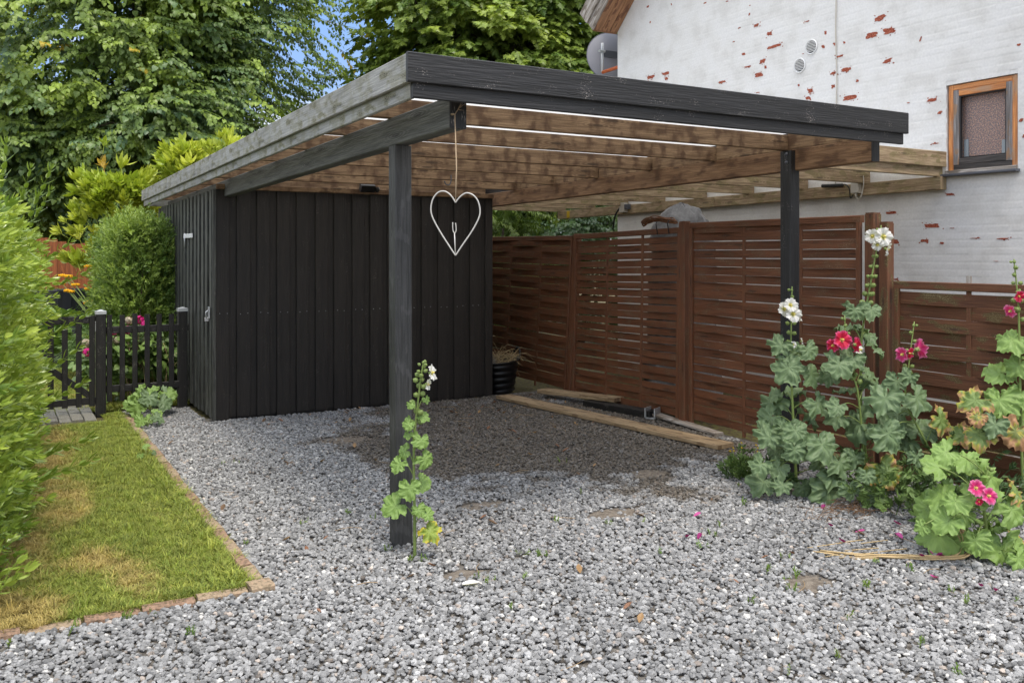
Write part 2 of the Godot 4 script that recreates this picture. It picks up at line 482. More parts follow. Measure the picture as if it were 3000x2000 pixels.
func ground():
	noise.seed = 3
	noise.frequency = 0.02
	var pl := PlaneMesh.new(); pl.size = Vector2(160, 160)
	structure("ground", pl, M.earth, Transform3D(Basis(), Vector3(0, -0.03, -20)))
	structure("driveway", sheet([[-3, -3], [9, -3], [9, 4.2], [5.6, 4.2], [5.6, 8.9], [1.7, 9.0], [1.7, 10.1], [1.1, 10.1], [1.1, 4.26], [-3, 4.26]], -0.01), M.soil)
	var lawn_sheet := sheet([[-3, 4.27], [1.08, 4.27], [1.08, 9.5], [-3, 9.5]], 0.004)
	structure("lawn", lawn_sheet, M.earth)
	structure("garden_lawn", sheet([[-8, 9.9], [1.75, 9.9], [1.75, 12.2], [7, 12.3], [7, 24], [-8, 24]], 0.0), M.earth)
	# gravel
	var gravel := thing("gravel", "grey crushed granite gravel covering the whole driveway", "gravel")
	gravel.set_meta("kind", "stuff")
	var sets := [[], [], [], []]; var cols := [[], [], [], []]
	for i in 225000:
		var u: float; var v: float
		u = rng.randf_range(-0.6, 6.6); v = rng.randf_range(1.4, 9.7)
		if v > 4.25 and (u < 1.10 or u > 5.5): continue
		if v > 8.74 and u > 1.72: continue
		if u * 0.5 + v * 0.866 < 2.7: continue
		if absf(u * 0.866 - v * 0.5) > (u * 0.5 + v * 0.866) * 0.64: continue
		var skip := false
		for mu in MUD:
			var d := Vector2((u - mu[0]) / mu[2], (v - mu[1]) / mu[3]).length() + 0.5 * noise.get_noise_2d(u * 500, v * 500)
			if d < 1.0 and rng.randf() < 0.93: skip = true
		if skip: continue
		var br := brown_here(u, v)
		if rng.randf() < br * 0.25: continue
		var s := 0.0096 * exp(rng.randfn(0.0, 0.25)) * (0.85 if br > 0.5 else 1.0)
		var b := Basis.from_euler(Vector3(rng.randf_range(-0.5, 0.5), rng.randf() * TAU, rng.randf_range(-0.5, 0.5))).scaled(Vector3(s, s * rng.randf_range(0.75, 1.1), s))
		var k := rng.randi() % 4
		sets[k].append(Transform3D(b, P(u, -0.004 + rng.randf() * 0.013 + 0.006 * noise.get_noise_2d(u * 60, v * 60), v)))
		var g := clampf(0.245 + rng.randfn(0.0, 0.07), 0.10, 0.46)
		var c := Color(g, g, g * 1.005)
		var t := rng.randf()
		if t < 0.022: c = Color(0.52, 0.51, 0.49)
		elif t < 0.06: c = Color(g * 1.25, g * 1.08, g * 0.95)
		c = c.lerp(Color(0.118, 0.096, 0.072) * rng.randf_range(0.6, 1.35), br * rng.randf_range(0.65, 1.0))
		cols[k].append(c * (1.0 + 0.16 * noise.get_noise_2d(u * 30.0 + 90.0, v * 30.0)))
	for k in 4:
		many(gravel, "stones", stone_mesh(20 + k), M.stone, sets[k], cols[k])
	for mu in MUD:
		var st := begin(false)
		var ctr := P(mu[0], 0.005, mu[1])
		for i in 28:
			var e := []
			for j in 2:
				var a := TAU * (i + j) / 28
				var r := 1.0 + 0.35 * noise.get_noise_2d(cos(a) * 60 + mu[0] * 90, sin(a) * 60)
				e.append(P(mu[0] + cos(a) * mu[2] * r, -0.008, mu[1] + sin(a) * mu[3] * r))
			tri(st, ctr, e[1], e[0])
		tag(part(self, "mud_patch", done(st), M.mud), "", "", "", "structure")
	# brick edging: one course along the lawn, another across its end
	var ed := thing("brick_edging", "row of weathered tan bricks edging the lawn along the gravel", "edging")
	var v := 4.34
	while v < 9.4:
		var l := 0.225
		var o := timber(ed, "brick", P(1.095 + rng.randf_range(-0.008, 0.008), -0.03 + rng.randf_range(-0.012, 0.006), v), P(1.095 + rng.randf_range(-0.008, 0.008), -0.03, v + l), 0.11, 0.068, [M.brick_edge, M.brick_edge, M.brick_edge_red][rng.randi() % 3], Vector3.UP, 0.008)
		o.rotate_object_local(Vector3.RIGHT, rng.randf_range(-0.08, 0.08))
		v += l + 0.008
	timber(ed, "brick", P(1.03, -0.022, 4.28), P(1.14, -0.022, 4.285), 0.11, 0.11, M.brick_edge, Vector3.UP, 0.009)
	var e2 := thing("brick_edging", "row of reddish bricks across the near end of the lawn", "edging")
	var u := 1.02
	while u > -1.6:
		var dy := rng.randf_range(-0.006, 0.006)
		timber(e2, "brick", P(u, -0.042 + dy, 4.285 + rng.randf_range(-0.008, 0.008)), P(u - 0.225, -0.042 + dy + rng.randf_range(-0.01, 0.01), 4.285), 0.11, 0.066, [M.brick_edge_red, M.brick_edge_red, M.brick_edge][rng.randi() % 3], Vector3.UP, 0.008)
		u -= 0.235
	# pavers in front of the gate
	var path := thing("paved_path", "patch of grey pavers in front of the garden gate", "path")
	path.set_meta("kind", "structure")
	for i in 5:
		for j in 7:
			if rng.randf() < 0.06: continue
			timber(path, "paver", P(0.12 + j * 0.108 + rng.randf_range(-0.004, 0.004), 0.002 + rng.randf_range(-0.006, 0.004), 9.25 + i * 0.2 + (j % 2) * 0.09), P(0.12 + j * 0.108, 0.002, 9.44 + i * 0.2 + (j % 2) * 0.09), 0.06, 0.1, M.paver, Vector3.UP, 0.006)

# ---------------------------------------------------------------- house
const BRICKS := [[8.27, 4.663, 0.055, 0.018], [7.89, 4.589, 0.051, 0.012], [7.52, 4.451, 0.024, 0.011], [7.53, 4.352, 0.024, 0.031], [7.42, 4.2, 0.085, 0.034], [7.69, 4.229, 0.045, 0.014], [7.22, 4.062, 0.087, 0.047], [7.78, 4.087, 0.045, 0.011], [7.15, 3.906, 0.214, 0.034], [7.62, 3.912, 0.058, 0.029], [7.32, 3.773, 0.097, 0.052], [7.28, 3.696, 0.033, 0.042], [7.56, 3.752, 0.121, 0.017], [7.38, 3.629, 0.136, 0.049], [7.98, 3.647, 0.135, 0.03], [6.68, 4.079, 0.062, 0.013], [6.44, 3.907, 0.028, 0.041], [6.47, 3.767, 0.048, 0.038], [6.32, 3.76, 0.039, 0.04], [6.2, 3.754, 0.026, 0.025], [5.77, 3.906, 0.131, 0.058], [5.87, 3.759, 0.138, 0.058], [5.67, 3.761, 0.14, 0.062], [5.33, 3.609, 0.016, 0.046], [5.69, 3.472, 0.106, 0.047], [6.18, 3.471, 0.132, 0.047], [6.34, 3.466, 0.078, 0.03], [6.34, 3.328, 0.051, 0.042], [6.04, 3.338, 0.037, 0.03], [6.64, 3.33, 0.082, 0.046], [6.67, 3.258, 0.066, 0.036], [6.8, 3.416, 0.03, 0.023], [6.13, 3.179, 0.168, 0.05], [5.21, 3.02, 0.117, 0.034], [5.13, 2.892, 0.049, 0.03], [5.46, 3.029, 0.029, 0.01], [5.18, 2.613, 0.074, 0.009], [4.38, 2.726, 0.036, 0.029], [4.36, 2.587, 0.018, 0.033], [4.4, 3.368, 0.034, 0.02], [5.03, 2.135, 0.099, 0.024], [5.21, 1.856, 0.155, 0.04], [5.64, 1.993, 0.136, 0.029], [6.74, 3.743, 0.029, 0.008], [7.4, 3.429, 0.061, 0.01], [6.26, 3.625, 0.096, 0.022], [5.11, 1.694, 0.046, 0.022], [5.29, 1.717, 0.087, 0.029], [4.79, 1.734, 0.107, 0.006], [4.54, 1.725, 0.108, 0.014], [4.6, 1.531, 0.048, 0.004], [5.6, 1.714, 0.067, 0.047], [5.01, 1.828, 0.053, 0.007], [5.6, 1.349, 0.067, 0.017], [9.32, 3.934, 0.175, 0.045], [9.02, 3.929, 0.152, 0.041], [9.0, 3.859, 0.073, 0.038], [9.33, 4.664, 0.025, 0.032], [9.38, 4.883, 0.058, 0.03], [8.9, 4.796, 0.018, 0.034]]

func house():
	var h := thing("house", "whitewashed brick house gable with red brick showing through flaked paint", "house", P(7.5, 0, 10.05))
	var inv := Transform3D(Basis(), -h.position)
	# wall core round the window opening (v 4.41..5.07, y 2.32..3.13)
	var st := begin()
	var X := 7.66
	for b in [[5.07, 10.05, 0.0, 6.6], [-4.0, 4.41, 0.0, 6.6], [4.41, 5.07, 0.0, 2.32], [4.41, 5.07, 3.13, 6.6]]:
		bar_into(st, inv * along(P(X, (b[2] + b[3]) / 2, b[0]), P(X, (b[2] + b[3]) / 2, b[1])), b[1] - b[0], b[3] - b[2], 0.30, 0.0005)
	bar_into(st, inv * along(P(7.52, 3.3, 9.9), P(13.0, 3.3, 9.9)), 5.5, 6.6, 0.28, 0.001)
	part(h, "wall", done(st), M.wall)
	# painted brickwork: each course and brick lies a little differently under the paint
	st = begin()
	var cp := 0.066; var row := 12
	while row * cp < 5.35:
		var y0 := row * cp; var y1 := y0 + cp
		var bv := 2.2 + (0.12 if row % 2 else 0.0)
		while bv < 10.05:
			var v0 := bv; var v1 := minf(bv + 0.24, 10.05)
			bv += 0.24
			if y0 > 4.9 + (10.06 - v1) * 0.933: continue
			var a0 := y0; var a1 := y1
			if v1 > 4.41 and v0 < 5.07 and y1 > 2.32 and y0 < 3.13:
				if v0 < 4.41: v1 = 4.41
				elif v1 > 5.07: v0 = 5.07
				elif a0 < 2.32: a1 = 2.32
				elif a1 > 3.13: a0 = 3.13
				else: continue
			var j := 0.017; var base := 7.5071
			var off := 7.5065 + rng.randf_range(-0.0006, 0.0005)
			var tw := rng.randf_range(-0.0004, 0.0004); var tv := rng.randf_range(-0.0004, 0.0004)
			var o := [P(base, a0, v0), P(base, a1, v0), P(base, a1, v1), P(base, a0, v1)]
			var f := [P(off + tw, a0 + j, v0 + j), P(off + tv, a1 - j, v0 + j), P(off - tw, a1 - j, v1 - j), P(off - tv, a0 + j, v1 - j)]
			for k in 4: o[k] = inv * o[k]; f[k] = inv * f[k]
			quad(st, f[0], f[1], f[2], f[3])
			for k in 4:
				quad(st, o[k], o[(k + 1) % 4], f[(k + 1) % 4], f[k])
		row += 1
	part(h, "painted_brickwork", done(st), M.wall).set_meta("kind", "stuff")
	# bricks showing where the paint has flaked off, ragged outlines
	var crumbs := begin()
	for b in BRICKS:
		st = begin()
		var bw: float = b[2] * 0.5; var bh: float = b[3] * 0.5
		var n := 18
		var pts := []
		var skew := rng.randf_range(-0.7, 0.7)
		for i in n:
			var a := TAU * i / n
			var r := 1.0 / maxf(absf(cos(a)), absf(sin(a)))
			r = minf(r, 1.25) * (1.0 - 0.45 * pow(rng.randf(), 2.0))
			pts.append(Vector2(b[0] + cos(a) * r * bw + sin(a) * bh * skew, b[1] + sin(a) * r * bh))
		for i in n:
			var p: Vector2 = pts[i]; var q: Vector2 = pts[(i + 1) % n]
			tri(st, inv * P(7.5028, b[1], b[0]), inv * P(7.5028, p.y, p.x), inv * P(7.5028, q.y, q.x))
			quad(st, inv * P(7.5028, p.y, p.x), inv * P(7.5028, q.y, q.x), inv * P(7.508, q.y, q.x), inv * P(7.508, p.y, p.x))
		part(h, "brick", done(st), M.brick_red)
		if bw > 0.03:   # crumbs of bare brick round the larger patches
			for k in rng.randi_range(2, 6):
				var o := Vector2(b[0] + rng.randf_range(-1.5, 1.5) * bw, b[1] + (rng.randf_range(1.1, 1.6) if k % 2 else rng.randf_range(-1.6, -1.1)) * bh)
				var s := rng.randf_range(0.004, 0.012)
				for i in 6:
					var a0 := TAU * i / 6; var a1 := TAU * (i + 1) / 6
					tri(crumbs, inv * P(7.5028, o.y, o.x), inv * P(7.504, o.y + sin(a0) * s * 0.6, o.x + cos(a0) * s), inv * P(7.504, o.y + sin(a1) * s * 0.6, o.x + cos(a1) * s))
	part(h, "brick_crumbs", done(crumbs), M.brick_red).set_meta("kind", "stuff")
	# verge: soffit boards, barge boards, roof
	var d := Vector3(0, 0.682, 0.731); var nn := Vector3(0, 0.731, -0.682)
	var s0 := P(0, 4.68, 10.06)
	for i in 3:
		var uu := 7.17 + i * 0.133
		timber(h, "soffit_board", inv * (s0 + Vector3(uu, 0, 0)), inv * (s0 + Vector3(uu, 0, 0) + d * 3.4), 0.022, 0.127, M.soffit, nn)
	timber(h, "barge_board", inv * (s0 + Vector3(7.085, 0, 0) + nn * 0.06), inv * (s0 + Vector3(7.085, 0, 0) + nn * 0.06 + d * 3.4), 0.17, 0.025, M.barge, nn)
	timber(h, "barge_board", inv * (s0 + Vector3(7.055, 0, 0) + nn * 0.245), inv * (s0 + Vector3(7.055, 0, 0) + nn * 0.245 + d * 3.4), 0.24, 0.025, M.barge, nn)
	timber(h, "eave_trim", inv * (s0 + Vector3(7.1, -0.005, -0.012)), inv * (s0 + Vector3(7.5, -0.005, -0.012)), 0.03, 0.02, M.soffit)
	timber(h, "roof", inv * (s0 + Vector3(10.3, 0, 0) + nn * 0.26), inv * (s0 + Vector3(10.3, 0, 0) + nn * 0.26 + d * 6.0), 0.16, 6.4, M.slate, nn)
	# window
	var w := Node3D.new(); w.name = "window"; h.add_child(w); w.position = inv * P(7.55, 2.32, 5.07)
	w.set_meta("label", "small larch-framed window with figured glass")
	var wx := func(u: float, y: float, v: float) -> Vector3: return P(u, y, v) - P(7.55, 2.32, 5.07)
	var bars := [["frame", 7.57, 0.05, 0.09, 4.42, 5.06, 2.35, 3.125], ["sash", 7.553, 0.055, 0.06, 4.468, 5.012, 2.40, 3.075]]
	for b in bars:
		for v in [b[4] + b[2] / 2, b[5] - b[2] / 2]:
			timber(w, b[0], wx.call(b[1], b[6], v), wx.call(b[1], b[7], v), b[2], b[3], M.larch if b[0] == "frame" else M.larch_grey, Vector3.BACK)
		for y in [b[6] + b[2] / 2, b[7] - b[2] / 2]:
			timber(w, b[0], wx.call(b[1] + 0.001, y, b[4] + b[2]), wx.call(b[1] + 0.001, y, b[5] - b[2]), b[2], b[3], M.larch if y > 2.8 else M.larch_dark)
	for v in [4.529, 4.951]: timber(w, "bead", wx.call(7.545, 2.455, v), wx.call(7.545, 3.02, v), 0.012, 0.03, M.dark_plastic, Vector3.BACK)
	for y in [2.461, 3.014]: timber(w, "bead", wx.call(7.546, y, 4.535), wx.call(7.546, y, 4.945), 0.012, 0.03, M.dark_plastic)
	timber(w, "pane", wx.call(7.572, 2.74, 4.523), wx.call(7.572, 2.74, 4.957), 0.565, 0.005, M.glass, Vector3.UP, 0.0005)
	timber(w, "reflection_backing", wx.call(7.606, 2.74, 4.50), wx.call(7.606, 2.74, 4.98), 0.60, 0.004, M.figured, Vector3.UP, 0.0005)  # added backing sheet; brick house reflection and frosted figure painted into its colour
	timber(w, "curtain", wx.call(7.596, 2.52, 4.53), wx.call(7.596, 2.52, 4.60), 0.14, 0.01, M.curtain, Vector3.UP, 0.003)
	timber(w, "curtain", wx.call(7.596, 2.53, 4.91), wx.call(7.596, 2.53, 4.95), 0.20, 0.01, M.curtain, Vector3.UP, 0.003)
	timber(w, "sill", wx.call(7.535, 2.335, 4.41), wx.call(7.535, 2.335, 5.07), 0.03, 0.1, M.barge)
	timber(w, "sill", wx.call(7.49, 2.306, 4.39), wx.call(7.49, 2.306, 5.09), 0.022, 0.10, M.slate)
	# round wall vents
	for c in [[6.625, 3.794], [6.784, 3.624]]:
		var vent := Node3D.new(); vent.name = "wall_vent"; h.add_child(vent, true); vent.transform = inv * Transform3D(Basis(Vector3.FORWARD, PI / 2), P(7.503, c[1], c[0]))
		part(vent, "rim", lathe([Vector2(0.062, 0.0), Vector2(0.072, -0.012), Vector2(0.078, -0.012), Vector2(0.082, 0.0)], 28), M.white)
		part(vent, "backing", lathe([Vector2(0.0, -0.002), Vector2(0.07, -0.002)], 28), M.rubber)
		for k in 7:
			var y := -0.048 + k * 0.016
			var half := sqrt(0.066 * 0.066 - y * y)
			timber(vent, "slat", Vector3(y, -0.012, -half), Vector3(y, -0.012, half), 0.003, 0.008, M.white, Vector3(0.6, -1, 0), 0.001)
	part(h, "cable", tube([inv * P(7.494, 6.0, 6.29), inv * P(7.494, 4.6, 6.285), inv * P(7.493, 3.9, 6.3), inv * P(7.494, 3.4, 6.285), inv * P(7.493, 2.6, 6.30), inv * P(7.494, 2.3, 6.30)], [0.006], 6), M.offwhite)
	# satellite dish on the far corner
	var dish := thing("satellite_dish", "grey satellite dish seen from behind at the house corner", "satellite dish", P(7.78, 4.50, 10.55))
	var prof := []
	for i in 9: prof.append(Vector2(0.36 * i / 8.0, -0.09 * pow(i / 8.0, 2.0)))
	part(dish, "bowl", lathe(prof, 32), M.dish, Transform3D(Basis.looking_at(Vector3(0.35, -0.1, -1.0)) * Basis(Vector3.RIGHT, PI / 2), Vector3.ZERO))
	var rim := []
	var bb := Basis.looking_at(Vector3(0.35, -0.1, -1.0)) * Basis(Vector3.RIGHT, PI / 2)
	for i in 33: rim.append(bb * Vector3(0.36 * cos(TAU * i / 32), -0.09, 0.36 * sin(TAU * i / 32)))
	part(dish, "rim", tube(rim, [0.005], 6), M.slate)
	part(dish, "pole", tube([Vector3(-0.24, 0.12, 0.09), Vector3(-0.24, -0.3, 0.09)], [0.022], 12), M.zinc)
	part(dish, "bracket", bar(0.22, 0.10, 0.05), M.slate, Transform3D(Basis(), Vector3(-0.2, -0.02, 0.07)))
	part(dish, "clamp", bar(0.09, 0.035, 0.05), M.zinc, Transform3D(Basis(), Vector3(-0.3, 0.0, 0.1)))
	part(dish, "wall_arm", tube([Vector3(-0.24, -0.3, 0.09), Vector3(-0.17, -0.27, 0.3), Vector3(-0.1, -0.24, 0.52)], [0.024], 12), M.rust)

func corrugated(u0: float, u1: float, v0: float, v1: float, yfun: Callable, amp := 0.009, pitch := 0.076) -> ArrayMesh:
	var st := begin(false)
	var n := int((u1 - u0) / pitch * 8)
	for i in n:
		var a := u0 + (u1 - u0) * i / n; var b := u0 + (u1 - u0) * (i + 1) / n
		var ya := amp * sin(TAU * a / pitch); var yb := amp * sin(TAU * b / pitch)
		quad(st, P(a, yfun.call(a, v0) + ya, v0), P(b, yfun.call(b, v0) + yb, v0), P(b, yfun.call(b, v1) + yb, v1), P(a, yfun.call(a, v1) + ya, v1))
	return done(st)

func leanto():
	var t := thing("passage_roof", "open rafter roof over the passage between carport and house wall", "roof")
	timber(t, "ledger", P(7.45, 2.24, 5.06), P(7.45, 2.215, 8.0), 0.12, 0.09, M.rafter)
	timber(t, "ledger", P(7.45, 2.215, 8.003), P(7.45, 2.18, 11.43), 0.12, 0.09, M.rafter)
	part(t, "lichen", bar(0.26, 0.1, 0.004, 0.001), M.lichen, along(P(7.402, 2.18, 11.1), P(7.402, 2.18, 11.16))).scale = Vector3(0.3, 1, 1)
	var v := 5.11
	var k := 0
	while v < 11.4:
		var dy := -0.012 * (v - 5.1)
		timber(t, "rafter", P(5.09, 2.365 + dy, v), P(7.48, 2.36 + dy, v), 0.12, 0.045, M.rafter)
		v += 0.78
		k += 1
	timber(t, "end_board", P(5.06, 2.46, 5.07), P(7.49, 2.455, 5.07), 0.14, 0.028, M.rafter)
	part(t, "roof_sheet", corrugated(5.07, 7.48, 5.06, 11.6, func(_u, vv): return 2.445 - 0.012 * (vv - 5.1)), M.sheet)
	var b := thing("junction_box", "white junction box with cable gland on the passage ledger near the window", "junction box", P(7.375, 2.25, 5.95))
	part(b, "box", bar(0.09, 0.11, 0.05, 0.006), M.offwhite, Transform3D(Basis(Vector3.UP, PI / 2), Vector3(0, 0, 0.045)))
	part(b, "gland", lathe([Vector2(0, -0.1), Vector2(0.012, -0.1), Vector2(0.012, -0.055), Vector2(0, -0.055)], 10), M.offwhite)
	part(b, "grey_cable", tube(curve([Vector3(0.01, 0.18, 0.06), Vector3(0.0, 0.05, 0.09), Vector3(-0.02, -0.08, 0.08), Vector3(0, -0.12, 0.03), Vector3(0, -0.09, 0)], 16), [0.006], 6), M.offwhite)
	part(b, "black_cable", tube(curve([Vector3(0, -0.06, -0.03), Vector3(-0.02, -0.1, -0.05), Vector3(-0.03, 0.0, -0.06), Vector3(-0.02, 0.04, -0.12), Vector3(0, 0.03, -0.2)], 18), [0.006], 6), M.rubber)
	part(b, "connector", bar(0.26, 0.035, 0.03, 0.01), M.rubber, along(Vector3(0.0, 0.035, -0.16), Vector3(0, 0.045, 0.0) + Vector3(0, 0, -0.45)))
	var b2 := thing("junction_box", "pale junction box high on the far end of the passage ledger", "junction box", P(7.375, 2.22, 9.74))
	part(b2, "box", bar(0.11, 0.13, 0.06, 0.006), M.offwhite, Transform3D(Basis(Vector3.UP, PI / 2), Vector3(0, 0, 0.055)))
	part(b2, "lamp_socket", bar(0.06, 0.07, 0.07, 0.01), M.slate, Transform3D(Basis(Vector3.UP, PI / 2), Vector3(0, 0.01, 0.12)))
	part(b2, "cable", tube(curve([Vector3(0, 0.02, -0.06), Vector3(-0.02, -0.1, -0.16), Vector3(0, -0.28, -0.24)], 12), [0.012], 6), M.rubber)

# ---------------------------------------------------------------- carport and shed
func ry(y: float, v: float) -> float:
	return y - 0.012 * (v - 3.67)

func carport():
	var c := thing("carport", "black painted timber carport with flat roof on two front posts", "carport")
	# posts
	timber(c, "post", P(1.93, -0.02, 4.566), P(1.925, 2.19, 4.57), 0.098, 0.098, M.black_post, Vector3.BACK, 0.006)
	timber(c, "post", P(4.95, -0.02, 4.566), P(4.95, 2.335, 4.566), 0.098, 0.098, M.black, Vector3.BACK, 0.006)
	for y in [2.25, 2.31]:
		part(c, "bolt", lathe([Vector2(0, -0.012), Vector2(0.011, -0.01), Vector2(0.013, 0.0)], 10), M.slate, Transform3D(Basis(Vector3.FORWARD, PI / 2), P(4.9, y, 4.55)))
	# beams
	timber(c, "side_beam", P(1.922, ry(2.28, 3.85), 3.855), P(1.922, ry(2.28, 12.0), 12.0), 0.155, 0.088, M.grey_beam, Vector3.UP, 0.006)
	timber(c, "beam_end", P(1.922, ry(2.28, 3.85), 3.852), P(1.922, ry(2.28, 3.85), 3.846), 0.154, 0.087, M.black, Vector3.UP, 0.002)
	timber(c, "side_beam", P(4.985, ry(2.28, 3.87), 3.875), P(4.985, ry(2.28, 12.0), 12.0), 0.155, 0.07, M.beam, Vector3.UP, 0.006)
	timber(c, "beam_end", P(4.985, ry(2.28, 3.87), 3.873), P(4.985, ry(2.28, 3.87), 3.866), 0.154, 0.072, M.black, Vector3.UP, 0.002)
	# joists
	var v := 3.78
	for k in 11:
		timber(c, "joist", P(1.63, ry(2.413, v), v), P(5.015, ry(2.413, v) - 0.003, v + rng.randf_range(-0.01, 0.01)), 0.112, 0.045, M.joist)
		v += [0.84, 0.74, 0.8, 0.8, 0.8, 0.77, 0.8, 0.8, 0.8, 0.8, 0.8][k]
	# blocking between the joists over the right beam
	for q in [[3.81, 4.59], [4.65, 5.33], [5.39, 6.13], [6.19, 6.93], [6.99, 7.73], [7.79, 8.5]]:
		timber(c, "blocking", P(4.97, ry(2.417, q[0]), q[0]), P(4.97, ry(2.417, q[1]), q[1]), 0.118, 0.03, M.joist)
	# fascia boards
	timber(c, "front_fascia_board", P(1.617, 2.345, 3.70), P(5.022, 2.342, 3.70), 0.092, 0.022, M.black)
	timber(c, "front_fascia_board", P(1.583, 2.433, 3.68), P(5.046, 2.43, 3.68), 0.134, 0.024, M.black)
	for seg in [[3.715, 8.3], [8.304, 12.16]]:
		timber(c, "side_fascia_board", P(1.625, ry(2.345, seg[0]), seg[0]), P(1.625, ry(2.345, seg[1]), seg[1]), 0.092, 0.022, M.grey)
	for seg in [[3.694, 7.9], [7.904, 12.18]]:
		timber(c, "side_fascia_board", P(1.602, ry(2.433, seg[0]), seg[0]), P(1.602, ry(2.433, seg[1]), seg[1]), 0.134, 0.024, M.grey)
	timber(c, "rear_fascia_board", P(1.62, ry(2.40, 12.15), 12.15), P(5.03, ry(2.40, 12.15), 12.15), 0.2, 0.024, M.grey)
	timber(c, "side_fascia_board", P(5.036, ry(2.43, 3.71), 3.71), P(5.036, ry(2.43, 12.15), 12.15), 0.13, 0.02, M.black)
	part(c, "roof_sheet", corrugated(1.64, 5.02, 3.715, 12.13, func(_u, vv): return 2.491 - 0.012 * (vv - 3.67), 0.007), M.sheet)

func cladding(t: Node3D, a: Vector3, b: Vector3, y0: float, y1: Callable, out: Vector3, m1: Material, m2: Material, raised: float, gap: float, start := 0.0):
	var l := a.distance_to(b); var x := (b - a) / l
	var s := start
	while s < l - 0.01:
		var w := minf(raised + rng.randf_range(-0.006, 0.006), l - s)
		var p := a + x * (s + w / 2)
		var top: float = y1.call(s)
		timber(t, "cladding_board", p + out * 0.036 + Vector3(0, y0 + rng.randf_range(-0.012, 0.012), 0), p + out * (0.036 + rng.randf_range(-0.002, 0.002)) + Vector3(0, top, 0), 0.02, w, m1, out, 0.003)
		if s + raised < l - 0.02:
			var q := a + x * (s + raised + gap / 2)
			timber(t, "under_board", q + out * 0.0145 + Vector3(0, y0 + 0.01, 0), q + out * 0.0145 + Vector3(0, top - 0.005, 0), 0.02, gap + 0.03, m2, out, 0.002)
		s += raised + gap

func shed():
	var t := thing("shed", "black board-clad shed closing the back of the carport", "shed")
	var st := begin()
	bar_into(st, along(P(1.84, 1.09, 8.81), P(4.78, 1.09, 8.81)), 2.94, 2.2, 0.04, 0.001)
	bar_into(st, along(P(1.83, 1.09, 8.83), P(1.83, 1.09, 12.05)), 3.22, 2.2, 0.04, 0.001)
	bar_into(st, along(P(4.76, 1.09, 8.84), P(4.76, 1.09, 12.05)), 3.2, 2.2, 0.04, 0.001)
	bar_into(st, along(P(1.86, 1.09, 12.05), P(4.74, 1.09, 12.05)), 2.88, 2.2, 0.04, 0.001)
	part(t, "wall_core", done(st), M.shed)
	cladding(t, P(1.80, 0, 8.793), P(4.80, 0, 8.793), 0.02, func(_s): return 2.216, Vector3.BACK, M.shed, M.shed, 0.128, 0.066)
	cladding(t, P(1.812, 0, 8.80), P(1.812, 0, 12.02), 0.03, func(s): return 2.205 - 0.012 * s, Vector3.LEFT, M.shed_grey, M.shed, 0.098, 0.097)
	timber(t, "corner_board", P(1.785, 0.015, 8.752), P(1.785, 2.205, 8.752), 0.03, 0.03, M.shed_grey, Vector3.BACK, 0.003)
	timber(t, "wall_plate", P(1.80, 2.235, 8.735), P(4.8, 2.235, 8.735), 0.05, 0.03, M.joist)
	# nail heads along the middle rail of the front wall
	for i in 15:
		for yy in [1.02]:
			for k in 2:
				part(t, "nail", lathe([Vector2(0, -0.003), Vector2(0.0035, -0.002), Vector2(0.004, 0.0)], 6), M.zinc, Transform3D(Basis(Vector3.RIGHT, -PI / 2), P(1.835 + i * 0.194 + k * 0.07, yy + rng.randf_range(-0.008, 0.008), 8.746)))
	# strap hinge, lower hinge and latch of the side door
	var hg := Node3D.new(); hg.name = "hinge"; t.add_child(hg, true); hg.position = P(1.757, 1.785, 10.05)
	part(hg, "strap", bar(0.5, 0.045, 0.006, 0.001), M.white, along(Vector3(-0.006, 0, -0.1), Vector3(-0.006, 0, 0.4)))
	part(hg, "pin", tube([Vector3(-0.01, -0.12, -0.02), Vector3(-0.01, 0.03, -0.02)], [0.008], 8), M.zinc)
	var h2 := Node3D.new(); h2.name = "hinge"; t.add_child(h2, true); h2.position = P(1.757, 0.41, 10.09)
	part(h2, "leaf", bar(0.1, 0.09, 0.006, 0.001), M.zinc, along(Vector3(-0.006, 0, -0.05), Vector3(-0.006, 0, 0.05)))
	part(h2, "pin", tube([Vector3(-0.012, -0.1, 0), Vector3(-0.012, 0.06, 0)], [0.01], 8), M.zinc)
	var lt := Node3D.new(); lt.name = "latch"; t.add_child(lt, true); lt.position = P(1.757, 1.035, 8.83)
	part(lt, "plate", bar(0.07, 0.11, 0.006, 0.001), M.zinc, along(Vector3(-0.006, 0, -0.035), Vector3(-0.006, 0, 0.035)))
	part(lt, "hasp", tube(curve([Vector3(-0.01, 0.02, 0.0), Vector3(-0.035, 0.0, 0.01), Vector3(-0.03, -0.05, 0.01), Vector3(-0.01, -0.07, 0.0)], 10), [0.006], 6), M.steel)
	part(lt, "padlock", bar(0.035, 0.04, 0.02, 0.005), M.steel, Transform3D(Basis(), Vector3(-0.045, -0.065, 0.0)))

